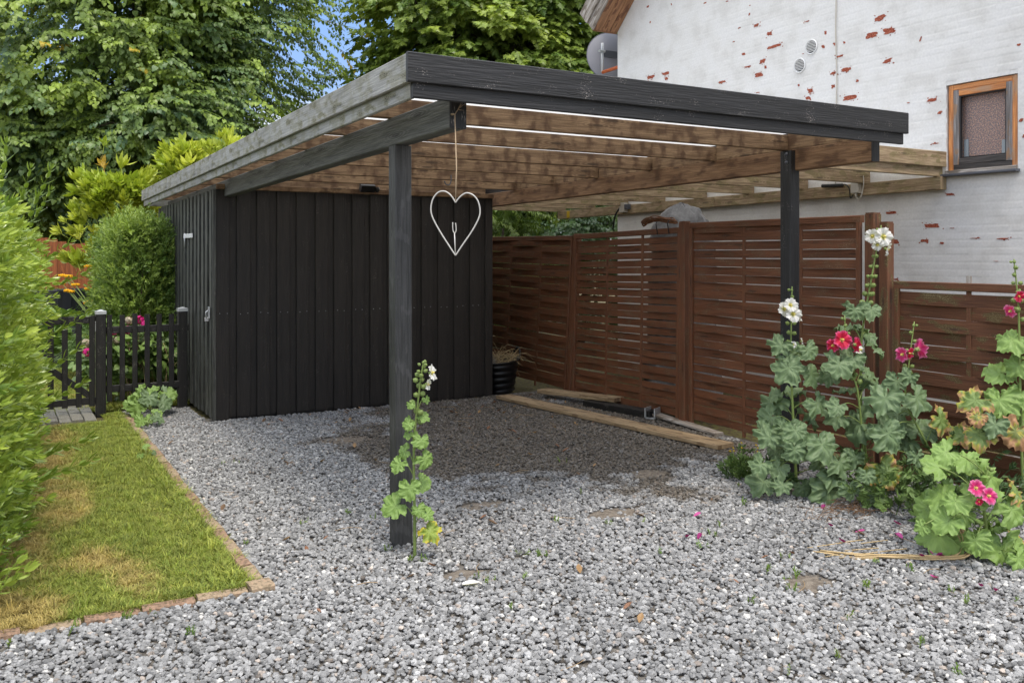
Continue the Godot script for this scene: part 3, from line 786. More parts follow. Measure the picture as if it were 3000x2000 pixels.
func heart():
	var t := thing("heart_ornament", "white wire heart with a candle prong hanging on string from the beam end", "ornament", P(1.80, 1.59, 3.63))
	var r := Vector3(0.82, 0, 0.57)
	var pts := []
	for p in [[0, 0], [-0.03, 0.045], [-0.075, 0.115], [-0.106, 0.175], [-0.113, 0.215], [-0.103, 0.258], [-0.078, 0.287], [-0.05, 0.291], [-0.026, 0.277], [-0.01, 0.257], [0, 0.24]]:
		pts.append(r * p[0] + Vector3(0, p[1], 0))
	part(t, "wire", tube(curve(pts, 60), [0.0033], 8), M.heart)
	var pts2 := []
	for p in [[0, 0], [0.03, 0.045], [0.075, 0.11], [0.106, 0.168], [0.112, 0.205], [0.103, 0.245], [0.082, 0.272], [0.052, 0.283], [0.028, 0.272], [0.01, 0.254], [0, 0.24]]:
		pts2.append(r * p[0] + Vector3(0, p[1], 0))
	part(t, "wire", tube(curve(pts2, 60), [0.0033], 8), M.heart)
	part(t, "prong_stem", tube([r * 0.0, r * -0.005 + Vector3(0, 0.1, 0)], [0.0026], 6), M.heart)
	part(t, "prong", tube(curve([r * -0.013 + Vector3(0, 0.15, 0), r * -0.012 + Vector3(0, 0.115, 0), r * -0.004 + Vector3(0, 0.102, 0), r * 0.003 + Vector3(0, 0.115, 0), r * 0.0 + Vector3(0, 0.147, 0)], 20), [0.0024], 6), M.heart)
	var top := P(1.915, 2.285, 3.842) - t.position
	var knot := top + Vector3(-0.02, -0.02, 0.012)
	part(t, "string", tube([Vector3(0, 0.243, 0), Vector3(0.005, 0.4, 0), knot.lerp(Vector3(0.005, 0.4, 0), 0.5), knot], [0.0032], 6), M.string)
	part(t, "knot", tube(curve([knot + Vector3(-0.022, -0.004, 0.01), knot, knot + Vector3(0.012, 0.012, -0.006), top + Vector3(0.02, 0.03, 0.002)], 10), [0.005, 0.006, 0.005, 0.002], 6), M.string)
	for i in 6:
		part(t, "string_end", tube([top + Vector3(0.0, 0.005, 0.004), top + Vector3(rng.randf_range(0.015, 0.035), rng.randf_range(0.0, 0.05), rng.randf_range(0.002, 0.012))], [0.0012, 0.0006], 4), M.string)
	var s := thing("floodlight", "small black floodlight under the carport roof above the shed wall", "lamp", P(3.29, 2.265, 8.68))
	part(s, "bracket", bar(0.12, 0.03, 0.04, 0.004), M.dark_plastic, Transform3D(Basis(), Vector3(-0.06, 0.05, 0)))
	part(s, "housing", bar(0.15, 0.075, 0.07, 0.012), M.dark_plastic, Transform3D(Basis(Vector3.RIGHT, 0.5), Vector3(-0.09, 0.0, 0.05)))
	part(s, "sensor", lathe([Vector2(0, -0.035), Vector2(0.022, -0.025), Vector2(0.026, 0.0), Vector2(0.02, 0.02), Vector2(0, 0.02)], 14), M.dark_plastic, Transform3D(Basis(), Vector3(0.09, -0.01, 0.06)))
	solo("ceiling_hook", tube(curve([Vector3(0.04, 0.09, 0), Vector3(0.04, 0.03, 0), Vector3(0.02, -0.005, 0.0), Vector3(-0.015, 0.0, 0), Vector3(-0.03, 0.03, 0)], 16), [0.006], 8), M.slate, "grey metal hook screwed to a joist behind the heart", "hook", Transform3D(Basis(), P(3.73, 2.26, 7.7)))

# ---------------------------------------------------------------- woven fence
func woven(label: String, a: Vector3, b: Vector3, height: float, slat_h: float, gap: float, m: Material, lean: float, battens: Array, open_from := 0, open_to := 0) -> Node3D:
	var t := thing("woven_fence_panel", label, "fence panel", Vector3.ZERO, "woven fence panels behind the carport")
	t.transform = along(a, b)
	t.rotate_object_local(Vector3.RIGHT, lean)
	var l := a.distance_to(b)
	for x in [0.022, l - 0.022]:
		timber(t, "stile", Vector3(x, 0, 0.012), Vector3(x, height - 0.05, 0.012), 0.04, 0.03, m, Vector3.RIGHT)
	timber(t, "top_rail", Vector3(0.002, height - 0.025, 0.0), Vector3(l - 0.002, height - 0.025, 0.0), 0.055, 0.045, m)
	for f in battens:
		timber(t, "batten", Vector3(l * f, 0.0, 0), Vector3(l * f, height - 0.05, 0), 0.035, 0.012, m, Vector3.RIGHT, 0.002)
	var y := 0.05; var k := 0
	while y + slat_h / 2 < height - 0.05:
		var sg := 1.0 if k % 2 else -1.0
		var g := gap + rng.randf_range(-0.003, 0.004)
		if k >= open_from and k < open_to: g += 0.0065
		var sh := slat_h - maxf(g, 0.0)
		var amp := rng.randf_range(0.014, 0.018)
		var sag := rng.randf_range(-0.006, 0.004); var tw := rng.randf_range(-0.009, 0.009)
		var nb := battens.size() + 1
		var bend := func(x: float) -> Vector2:
			var w := sin(PI * x / l * nb) * (1.15 if nb > 2 else 1.0)
			return Vector2(sag * sin(PI * x / l) + tw * (x / l - 0.5), sg * amp * w)
		part(t, "slat", bar(l - 0.03, sh, 0.006, 0.001, 8 * nb, bend), m, Transform3D(Basis(), Vector3(0.015, y + sh / 2, 0)))
		y += slat_h
		k += 1
	return t

func fence_post(label: String, a: Vector3, b: Vector3, w: float, m: Material):
	var t := thing("fence_post", label, "fence post", a, "posts of the woven fence")
	timber(t, "shaft", Vector3.ZERO, b - a, w, w, m, Vector3.BACK, 0.006)
	timber(t, "post_top", b - a + Vector3(0, 0.001, 0), b - a + Vector3(0, 0.012, 0), w * 0.92, w * 0.92, m, Vector3.BACK, 0.006)

func fences():
	woven("dark brown woven fence panel half hidden behind the black shed", P(5.68, 0.02, 10.8), P(5.60, 0.0, 8.46), 1.80, 0.0745, 0.002, M.fence, -0.05, [0.36, 0.69], 3, 5)
	woven("leaning brown woven fence panel with light showing through its gaps", P(5.59, -0.02, 8.31), P(5.56, 0.015, 6.47), 1.83, 0.0745, 0.004, M.fence, -0.03, [0.34, 0.67], 2, 23)
	woven("upright brown woven fence panel behind the right carport post", P(5.56, 0.02, 6.32), P(5.55, 0.02, 4.42), 1.86, 0.0745, 0.003, M.fence, 0.0, [0.36, 0.69], 4, 7)
	woven("low mossy woven fence panel at the right edge below the white wall", P(5.56, 0.0, 4.15), P(5.56, 0.0, 2.35), 1.40, 0.092, 0.002, M.fence_mossy, 0.0, [0.31, 0.67])
	fence_post("brown fence post leaning between the shed-side panel and the gappy panel", P(5.60, -0.02, 8.385), P(5.70, 1.81, 8.385), 0.075, M.fence)
	fence_post("upright brown fence post between the gappy panel and the upright panel", P(5.55, -0.02, 6.395), P(5.555, 1.885, 6.395), 0.085, M.fence)
	fence_post("mossy fence post ending the tall panel beside the tall white hollyhock", P(5.55, -0.02, 4.33), P(5.55, 1.885, 4.33), 0.085, M.fence_mossy)
	fence_post("shorter brown fence post starting the low panel by the white wall", P(5.55, -0.02, 4.215), P(5.55, 1.815, 4.215), 0.075, M.fence_mossy)
	timber(get_node("woven_fence_panel_003"), "batten_tip", Vector3(0.558, 1.36, 0.0), Vector3(0.558, 1.45, 0.0), 0.035, 0.012, M.barge, Vector3.RIGHT, 0.002)
	# the fence at the back of the garden: vertical boards, scalloped top
	var t := thing("board_fence", "red-brown vertical board fence with wavy top behind the garden chairs", "fence")
	for i in 44:
		var u := -2.0 + i * 0.115
		var yy := 1.80 + 0.05 * cos((u - 0.55) * TAU / 1.1)
		timber(t, "board", P(u, 0.02, 15.7 + (0.028 if i % 2 else 0.0)), P(u, yy, 15.7 + (0.028 if i % 2 else 0.0)), 0.12 if i % 2 == 0 else 0.14, 0.02, M.back_fence, Vector3.RIGHT)
	for y in [0.4, 1.62]:
		timber(t, "rail", P(-2.05, y, 15.735), P(3.1, y, 15.735), 0.09, 0.03, M.back_fence)

func gate():
	var g := thing("garden_gate", "black picket garden gate with diagonal brace beside the hedge", "gate", P(0.83, 0.08, 9.66))
	var o := g.position
	for u in [0.22, 0.345, 0.465, 0.586, 0.708, 0.826]:
		timber(g, "picket", P(u - 0.02, 0.1, 9.64) - o, P(u - 0.02, 0.99, 9.64) - o, 0.052, 0.018, M.picket, Vector3.RIGHT)
	for y in [0.15, 0.945]:
		timber(g, "rail", P(0.08, y, 9.662) - o, P(0.84, y, 9.662) - o, 0.07, 0.022, M.picket)
	timber(g, "brace", P(0.80, 0.19, 9.665) - o, P(0.12, 0.74, 9.665) - o, 0.06, 0.02, M.picket)
	part(g, "hinge", bar(0.05, 0.1, 0.02, 0.003), M.zinc, Transform3D(Basis(), Vector3(0.005, 0.8, 0.01)))
	var f := thing("picket_fence", "short black picket fence between gate post and shed", "fence", P(0.94, 0, 9.71))
	o = f.position
	for u in [0.965, 1.083, 1.2, 1.316, 1.43, 1.548]:
		timber(f, "picket", P(u, 0.13, 9.67) - o, P(u, 0.985 + rng.randf_range(-0.01, 0.01), 9.67) - o, 0.05, 0.018, M.picket, Vector3.RIGHT)
	for y in [0.25, 0.835]:
		timber(f, "rail", P(0.935, y, 9.70) - o, P(1.72, y, 9.70) - o, 0.07, 0.026, M.picket)
	for a in [[0.885, 9.66, "black gate post with metal cap between gate and picket fence"], [1.665, 9.73, "black fence post with metal cap next to the shed wall"]]:
		var p := thing("gate_post", a[2], "post", P(a[0], 0, a[1]), "capped posts of the picket fence")
		timber(p, "shaft", Vector3(0, -0.05, 0), Vector3(0, 1.0, 0), 0.09, 0.09, M.picket, Vector3.BACK, 0.006)
		part(p, "cap", bar(0.03, 0.1, 0.1, 0.004), M.zinc, along(Vector3(0, 1.0, 0), Vector3(0, 1.1, 0), Vector3.BACK))
		var st := begin()
		for k in 4:
			var c0 := Vector3(0.046, 1.03, 0.046).rotated(Vector3.UP, k * PI / 2); var c1 := Vector3(0.046, 1.03, 0.046).rotated(Vector3.UP, (k + 1) * PI / 2)
			tri(st, c0, c1, Vector3(0, 1.047, 0))
		part(p, "cap_top", done(st), M.zinc)

# ---------------------------------------------------------------- loose things under the roof
func loose():
	timber(thing("long_plank", "long pale plank lying on the gravel along the woven fence", "plank"), "board", P(4.80, 0.035, 8.50), P(5.14, 0.03, 5.42), 0.035, 0.20, M.plank, Vector3.UP, 0.004)
	var p2 := thing("short_plank", "short pale plank lying across the long plank by the fence", "plank")
	timber(p2, "board", P(5.25, 0.075, 8.42), P(5.53, 0.10, 7.38), 0.04, 0.17, M.plank, Vector3.UP, 0.004)
	var bp := thing("black_board", "black-painted board lying under the short plank by the fence", "board")
	timber(bp, "board", P(5.36, 0.03, 7.7), P(5.48, 0.05, 6.75), 0.07, 0.13, M.picket, Vector3.UP, 0.005)
	var br := thing("metal_shoe", "grey metal post shoe lying at the end of the black board", "bracket", P(5.46, 0.07, 6.78))
	part(br, "plate", bar(0.14, 0.09, 0.012, 0.003), M.zinc, Transform3D(Basis(Vector3.UP, 0.5), Vector3(-0.07, 0, 0)))
	part(br, "side", bar(0.14, 0.09, 0.012, 0.003), M.zinc, Transform3D(Basis(Vector3.UP, 0.5), Vector3(-0.02, 0, 0.08)))
	part(br, "base", bar(0.14, 0.012, 0.09, 0.003), M.zinc, Transform3D(Basis(Vector3.UP, 0.5), Vector3(-0.045, -0.05, 0.04)))
	var gs := thing("grey_strip", "weathered grey wooden strip lying at the foot of the fence", "strip")
	timber(gs, "board", P(5.50, 0.05, 6.75), P(5.47, 0.02, 5.85), 0.022, 0.10, M.barge, Vector3.UP, 0.003)
	# bucket with dry stalks
	var b := thing("bucket", "black ribbed rubber bucket with two handles behind the shed corner", "bucket", P(5.03, 0.0, 8.99))
	var prof := [Vector2(0, 0.012), Vector2(0.16, 0.012)]
	for i in 31:
		var f := i / 30.0
		prof.append(Vector2(0.165 + 0.075 * f + 0.006 * sin(f * TAU * 5.0), 0.012 + 0.36 * f))
	prof.append_array([Vector2(0.252, 0.375), Vector2(0.25, 0.385), Vector2(0.236, 0.38), Vector2(0.17, 0.06), Vector2(0, 0.05)])
	part(b, "body", lathe(prof, 32), M.dark_plastic, Transform3D(Basis(Vector3(0.4, 0, 1).normalized(), 0.10), Vector3.ZERO))
	for s in [-1.0, 1.0]:
		part(b, "handle", tube(curve([Vector3(s * 0.2, 0.37, 0.1), Vector3(s * 0.23, 0.46, 0.06), Vector3(s * 0.24, 0.5, 0.0), Vector3(s * 0.23, 0.46, -0.06), Vector3(s * 0.2, 0.37, -0.1)], 20), [0.012], 8), M.dark_plastic)
	var s := thing("dry_stalks", "tangle of dry brown stalks spilling out of the black bucket", "dry stalks", P(5.03, 0.36, 8.99))
	s.set_meta("kind", "stuff")
	var st := begin(false)
	for i in 90:
		var a := rng.randf() * TAU; var r := rng.randf() * 0.2
		var p0 := Vector3(cos(a) * r, rng.randf_range(-0.05, 0.05), sin(a) * r)
		var dd := Vector3(rng.randf_range(-1, 1) + 0.4, rng.randf_range(-0.2, 0.7), rng.randf_range(-0.3, 1)).normalized() * rng.randf_range(0.1, 0.3)
		tube_into(st, curve([p0, p0 + dd * 0.6 + Vector3(0, 0.03, 0), p0 + dd + Vector3(0, -0.05, 0)], 5), [0.0022, 0.0022, 0.0022, 0.002, 0.001], 4)
	part(s, "stalks", done(st), M.straw)
	# tarpaulin bundle seen over the fence
	var tp := thing("tarpaulin", "crumpled grey tarpaulin bundle standing up behind the fence", "tarpaulin", P(5.95, 0, 6.9))
	st = begin(false)
	var n := FastNoiseLite.new(); n.seed = 9; n.frequency = 1.0; n.noise_type = FastNoiseLite.TYPE_SIMPLEX
	n.fractal_type = FastNoiseLite.FRACTAL_RIDGED; n.fractal_octaves = 3
	var rows := []
	for i in 25:
		var row := []
		for k in 40:
			var a := TAU * k / 40.0; var f := i / 24.0
			var y := 2.07 - 0.9 * (1.0 - cos(f * PI / 2)) - f * f * 1.0
			var r := 0.27 * sin(minf(f * 3.4, PI / 2)) + 0.09 * f
			var d := Vector3(cos(a) * r * 0.8, y, sin(a) * r)
			var q := 1.0 + 0.34 * n.get_noise_3d(cos(a) * 1.3, f * 3.4, sin(a) * 1.3)
			row.append(Vector3(d.x * q, d.y + 0.05 * n.get_noise_3d(cos(a) * 1.6 + 7, f * 3, sin(a) * 1.6), d.z * q))
		rows.append(row)
	for i in 24:
		for k in 40:
			var k2 := (k + 1) % 40
			quad(st, rows[i][k], rows[i][k2], rows[i + 1][k2], rows[i + 1][k])
	part(tp, "cloth", done(st), M.tarp)
	# wicker hoop hung on the fence by two black straps
	var wk := thing("wicker_bundle", "brown wicker hoop resting on the fence top on black straps", "wicker", P(5.60, 1.885, 6.78))
	for i in 7:
		var pts := []
		var ph := rng.randf() * TAU
		for k in 33:
			var a := TAU * k / 32.0
			pts.append(Vector3(cos(a) * (0.05 + 0.008 * sin(a * 5 + ph)), 0.016 + i * 0.005 + 0.012 * sin(a * 3 + ph) + 0.02 * cos(a * 2.0), sin(a) * (0.25 + 0.02 * cos(a * 4 + ph)) - 0.05))
		part(wk, "withy", tube(pts, [0.006], 5), M.wicker)
	for z in [0.0, 0.17]:
		part(wk, "strap", tube([Vector3(-0.04, 0.03, -0.02 + z), Vector3(-0.068, 0.0, -0.01 + z), Vector3(-0.072, -0.1, 0.02 + z)], [0.006], 4), M.rubber)

# ---------------------------------------------------------------- leaves
func leaf_into(st: SurfaceTool, xf: Transform3D, l: float, w: float, prof: Array, fold := 0.25, droop := 0.2):
	var n := prof.size() - 1
	for i in n:
		var t0 := float(i) / n; var t1 := float(i + 1) / n
		var m0 := xf * Vector3(l * t0, -droop * l * t0 * t0, 0); var m1 := xf * Vector3(l * t1, -droop * l * t1 * t1, 0)
		for s in [-1.0, 1.0]:
			var w0: float = prof[i] * w * 0.5; var w1: float = prof[i + 1] * w * 0.5
			var e0 := xf * Vector3(l * t0, -droop * l * t0 * t0 + w0 * fold, s * w0); var e1 := xf * Vector3(l * t1, -droop * l * t1 * t1 + w1 * fold, s * w1)
			if s > 0:
				if w0 > 0.0001: tri(st, m0, m1, e0)
				if w1 > 0.0001: tri(st, e0, m1, e1)
			else:
				if w0 > 0.0001: tri(st, m0, e0, m1)
				if w1 > 0.0001: tri(st, e0, e1, m1)

func maple_into(st: SurfaceTool, xf: Transform3D, s: float):
	var o := [[-0.05, 0.0], [-0.18, 0.22], [0.05, 0.28], [0.1, 0.52], [0.32, 0.38], [0.42, 0.24], [0.62, 0.34], [0.62, 0.16], [0.95, 0.0]]
	var c := xf * Vector3(0.25 * s, 0, 0)
	for side in [-1.0, 1.0]:
		for i in o.size() - 1:
			var a := xf * Vector3(o[i][0] * s, -absf(o[i][1]) * 0.25 * s, o[i][1] * side * s); var b := xf * Vector3(o[i + 1][0] * s, -absf(o[i + 1][1]) * 0.25 * s, o[i + 1][1] * side * s)
			if side > 0: tri(st, c, b, a)
			else: tri(st, c, a, b)

const OVATE := [0.1, 0.85, 1.0, 0.7, 0.0]
const LANCE := [0.15, 0.75, 1.0, 0.7, 0.0]
const HEART := [0.75, 1.0, 0.85, 0.45, 0.0]

# a twig of length l along +x with n leaves set along it, blades turned up
func spray(seed_: int, kind: String, l: float, n: int, leaf: float) -> ArrayMesh:
	var r := RandomNumberGenerator.new(); r.seed = seed_
	var st := begin()
	tube_into(st, [Vector3.ZERO, Vector3(l * 0.5, -0.01 * l, 0), Vector3(l, -0.1 * l, 0)], [0.006 * l / 0.5, 0.003, 0.001], 3)
	for i in n:
		var t := (i + 0.6) / n
		var side := 1.0 if i % 2 else -1.0
		var at := Vector3(l * t, -0.1 * l * t * t, 0)
		var yaw := side * r.randf_range(0.5, 1.2) * (1.0 if i < n - 1 else 0.1)
		var b := Basis(Vector3.UP, yaw) * Basis(Vector3.FORWARD, r.randf_range(0.1, 0.9)) * Basis(Vector3.RIGHT, r.randf_range(-0.5, 0.5))
		var s := leaf * r.randf_range(0.7, 1.15)
		match kind:
			"heart": leaf_into(st, Transform3D(b, at + b * Vector3(0.03, 0, 0)), s, s * 0.9, HEART, 0.15, 0.25)
			"maple": maple_into(st, Transform3D(b, at + b * Vector3(0.05, 0, 0)), s)
			"lance": leaf_into(st, Transform3D(b, at), s, s * 0.33, LANCE, 0.3, 0.25)
			"needle": leaf_into(st, Transform3D(b, at), s, s * 0.16, LANCE, 0.1, 0.3)
	return done(st)

# an upright shoot with pairs of small leaves
func shoot(seed_: int, l: float, pairs: int, leaf: float, w: float) -> ArrayMesh:
	var r := RandomNumberGenerator.new(); r.seed = seed_
	var st := begin()
	tube_into(st, [Vector3.ZERO, Vector3(l, 0.02 * l, 0)], [0.0025, 0.001], 3)
	for i in pairs:
		var x := l * (i + 0.5) / pairs
		for s in [0.0, PI]:
			var b := Basis(Vector3.RIGHT, s + (PI / 2 if i % 2 else 0.0) + r.randf_range(-0.4, 0.4)) * Basis(Vector3.FORWARD, -r.randf_range(0.5, 1.05)) * Basis(Vector3.RIGHT, r.randf_range(-0.5, 0.5))
			leaf_into(st, Transform3D(b, Vector3(x, 0, 0)), leaf * r.randf_range(0.65, 1.1), w * r.randf_range(0.8, 1.1), OVATE, 0.3, r.randf_range(0.0, 0.3))
	for k in 3:
		leaf_into(st, Transform3D(Basis(Vector3.RIGHT, k * 2.1) * Basis(Vector3.FORWARD, -0.35), Vector3(l, 0, 0)), leaf * 0.7, w * 0.6, OVATE, 0.3, 0.0)
	return done(st)

func rosette(seed_: int, n: int, leaf: float) -> ArrayMesh:
	var r := RandomNumberGenerator.new(); r.seed = seed_
	var st := begin()
	tube_into(st, [Vector3(-0.12, 0, 0), Vector3(0.06, 0.0, 0)], [0.004, 0.003], 3)
	for i in n:
		var b := Basis(Vector3.RIGHT, i * 2.4) * Basis(Vector3.FORWARD, -r.randf_range(0.4, 1.2)) * Basis(Vector3.RIGHT, r.randf_range(-0.4, 0.4))
		leaf_into(st, Transform3D(b, Vector3(-0.02 + 0.008 * i, 0, 0)), leaf * r.randf_range(0.75, 1.1), leaf * 0.36, LANCE, 0.3, r.randf_range(0.1, 0.4))
	return done(st)

func facing(x: Vector3, up: Vector3, s: float) -> Basis:
	x = x.normalized()
	var z := x.cross(up)
	if z.length() < 0.01: z = x.cross(Vector3.RIGHT)
	z = z.normalized()
	return Basis(x, z.cross(x), z).scaled_local(Vector3.ONE * s)

func rdir() -> Vector3:
	var z := rng.randf_range(-1, 1); var a := rng.randf() * TAU; var r := sqrt(1 - z * z)
	return Vector3(r * cos(a), z, r * sin(a))

# leaf clusters through the volume of several lobes; lobe = [centre, radii]
func crown(t: Node3D, meshes: Array, m: Material, lobes: Array, n: int, cols: Array, size := 1.0, droop := 0.3, called := "crown", hollow := 0.35, floor_y := 0.3, clump := 1.25):
	var wts := []; var tot := 0.0
	for lb in lobes:
		tot += pow(lb[1].x * lb[1].y * lb[1].z, 0.667); wts.append(tot)
	var xs := []; var cs := []
	for k in meshes.size(): xs.append([]); cs.append([])
	var f := FastNoiseLite.new(); f.seed = n; f.frequency = 0.55; f.fractal_octaves = 3
	var i := 0; var tries := 0
	while i < n and tries < n * 8:
		tries += 1
		var q := rng.randf() * tot; var w := 0
		while wts[w] < q: w += 1
		var c: Vector3 = lobes[w][0]; var rad: Vector3 = lobes[w][1]
		var d := rdir()
		var rr := lerpf(hollow, 1.0, sqrt(rng.randf()))
		var edge := 1.0 + 0.55 * f.get_noise_3dv(c + d * rad * 1.3)
		var p := c + d * rad * rr * edge
		if p.y < floor_y: continue
		# clumps: leave gaps where the noise is low
		if f.get_noise_3dv(p * Vector3(clump, clump * 2.0, clump) + Vector3(31, 0, 0)) < 0.03 and rng.randf() < 0.94: continue
		var ax := (d * Vector3(1, 0.2, 1) + rdir() * Vector3(0.6, 0.35, 0.6) + Vector3(0, -droop, 0))
		var b := facing(ax, (Vector3.UP * 1.2 + d * 0.6 + rdir() * 0.3), size * rng.randf_range(0.75, 1.25))
		var k := rng.randi() % meshes.size()
		xs[k].append(Transform3D(b, p - t.position))
		var mix := clampf(0.5 + 0.9 * f.get_noise_3dv(p * 1.1 + Vector3(0, 50, 0)) + rng.randfn(0, 0.18), 0.0, 1.0)
		var col: Color = cols[0].lerp(cols[1], mix)
		if cols.size() > 2 and rng.randf() < 0.006: col = cols[2]
		cs[k].append(col * rng.randf_range(0.85, 1.15))
		i += 1
	for k in meshes.size():
		many(t, called, meshes[k], m, xs[k], cs[k])

func tree(called: String, label: String, base: Vector3, h: float, r: float, lobes: Array, meshes: Array, n: int, cols: Array, group := "", size := 1.0, m: Material = null):
	var t := thing(called, label, "tree", base, group)
	var top := Vector3(0, h, 0)
	part(t, "trunk", tube(curve([Vector3.ZERO, Vector3(0.1, h * 0.3, 0.05), Vector3(-0.05, h * 0.65, 0), top], 10), [r * 1.2, r, r * 0.95, r * 0.9, r * 0.85, r * 0.8, r * 0.7, r * 0.6, r * 0.5, r * 0.4, r * 0.3], 10), M.bark)
	for lb in lobes:
		var c: Vector3 = lb[0] - base
		var s := Vector3(0, clampf(c.y * 0.6, 0.6, h * 0.9), 0)
		part(t, "limb", tube(curve([s, s.lerp(c, 0.5) + Vector3(0, 0.3, 0), c], 8), [r * 0.5, r * 0.4, r * 0.35, r * 0.3, r * 0.25, r * 0.2, r * 0.15, r * 0.1, r * 0.06], 7), M.bark)
		for k in 7:
			var e: Vector3 = c + rdir() * lb[1] * 0.75
			part(t, "branch", tube(curve([s.lerp(c, 0.5 + 0.06 * k), c.lerp(e, 0.5) + Vector3(0, 0.15, 0), e], 6), [r * 0.18, r * 0.14, r * 0.1, r * 0.08, r * 0.06, r * 0.04, r * 0.02], 5), M.bark)
	crown(t, meshes, m if m else M.leaf, lobes, n, cols, size)

func trees():
	var heart := [spray(1, "heart", 0.52, 13, 0.082), spray(2, "heart", 0.42, 11, 0.088), spray(3, "heart", 0.58, 14, 0.076)]
	var maple := [spray(5, "maple", 0.38, 10, 0.115), spray(6, "maple", 0.3, 9, 0.125)]
	var soft := [spray(8, "lance", 0.35, 14, 0.10), spray(9, "needle", 0.4, 20, 0.10)]
	tree("linden_tree", "big dark green linden tree filling the upper left behind the shed", P(3.37, 0, 19.3), 7.5, 0.28,
		[[P(2.0, 5.3, 18.9), Vector3(3.9, 3.6, 3.0)], [P(3.0, 4.9, 17.9), Vector3(1.4, 2.4, 1.5)], [P(0.1, 3.5, 18.4), Vector3(2.4, 1.7, 2.0)], [P(2.4, 3.7, 17.1), Vector3(1.9, 1.5, 1.6)], [P(2.9, 8.2, 19.1), Vector3(3.2, 2.4, 3.0)]],
		heart, 15000, [Color(0.085, 0.155, 0.07), Color(0.31, 0.42, 0.06), Color(0.5, 0.38, 0.05)], "trees behind the garden")
	tree("maple_tree", "lighter green maple tree rising over the middle of the carport roof", P(9.08, 0, 16.6), 7.0, 0.24,
		[[P(7.7, 6.2, 16.4), Vector3(1.6, 2.3, 1.6)], [P(9.0, 5.6, 15.9), Vector3(2.0, 2.2, 1.9)], [P(10.3, 7.0, 15.6), Vector3(1.9, 1.9, 1.8)], [P(7.6, 4.2, 16.0), Vector3(1.5, 1.5, 1.5)], [P(10.0, 4.4, 15.3), Vector3(1.8, 1.6, 1.6)]],
		maple, 9500, [Color(0.12, 0.20, 0.04), Color(0.35, 0.44, 0.07), Color(0.55, 0.46, 0.07)], "trees behind the garden")
	for a in [[3.7, 24.4, 3.9, "dark tree standing behind the linden over the wavy fence", 3.2, 2.6], [0.6, 25.9, 4.6, "dark tree at the far left behind the hedge top", 3.6, 3.0], [6.2, 23.6, 3.2, "low dark tree behind the shed roof between linden and maple", 2.1, 1.9]]:
		tree("background_tree", a[3], P(a[0], 0, a[1]), a[2], 0.2, [[P(a[0], a[2] * 0.62, a[1]), Vector3(a[4], a[5], 2.0)], [P(a[0] + 0.8, a[2] * 0.4, a[1] - 0.8), Vector3(a[4] * 0.8, 1.3, 1.6)]],
			heart, 2600, [Color(0.03, 0.065, 0.03), Color(0.08, 0.14, 0.04)], "trees behind the garden", 1.6)
	tree("background_tree", "dark leafy tree behind the maple beyond the house corner", P(11.6, 0, 21.0), 6.0, 0.2, [[P(11.0, 4.5, 21.0), Vector3(3.0, 2.8, 2.0)], [P(13.0, 4.0, 20.0), Vector3(2.6, 2.6, 2.0)]],
		maple, 3400, [Color(0.03, 0.06, 0.02), Color(0.09, 0.14, 0.03)], "trees behind the garden", 1.6)
	tree("yew_bush", "light feathery green bush seen over the fence beside the shed", P(7.0, 0, 12.4), 2.0, 0.06, [[P(7.0, 1.6, 12.3), Vector3(0.85, 1.1, 0.7)], [P(6.5, 1.3, 12.9), Vector3(0.6, 1.1, 0.6)]],
		soft, 1500, [Color(0.09, 0.15, 0.03), Color(0.20, 0.28, 0.05)], "", 0.8)
	tree("ivy_bush", "dark leafy bush below the lichen-covered beam end", P(8.9, 0, 13.0), 2.2, 0.06, [[P(8.6, 1.5, 12.9), Vector3(1.0, 1.2, 0.7)], [P(10.0, 1.5, 13.0), Vector3(1.2, 1.4, 0.7)], [P(7.8, 1.2, 13.6), Vector3(0.9, 1.2, 0.6)]],
		heart, 1500, [Color(0.03, 0.07, 0.025), Color(0.08, 0.14, 0.03)], "", 0.75)

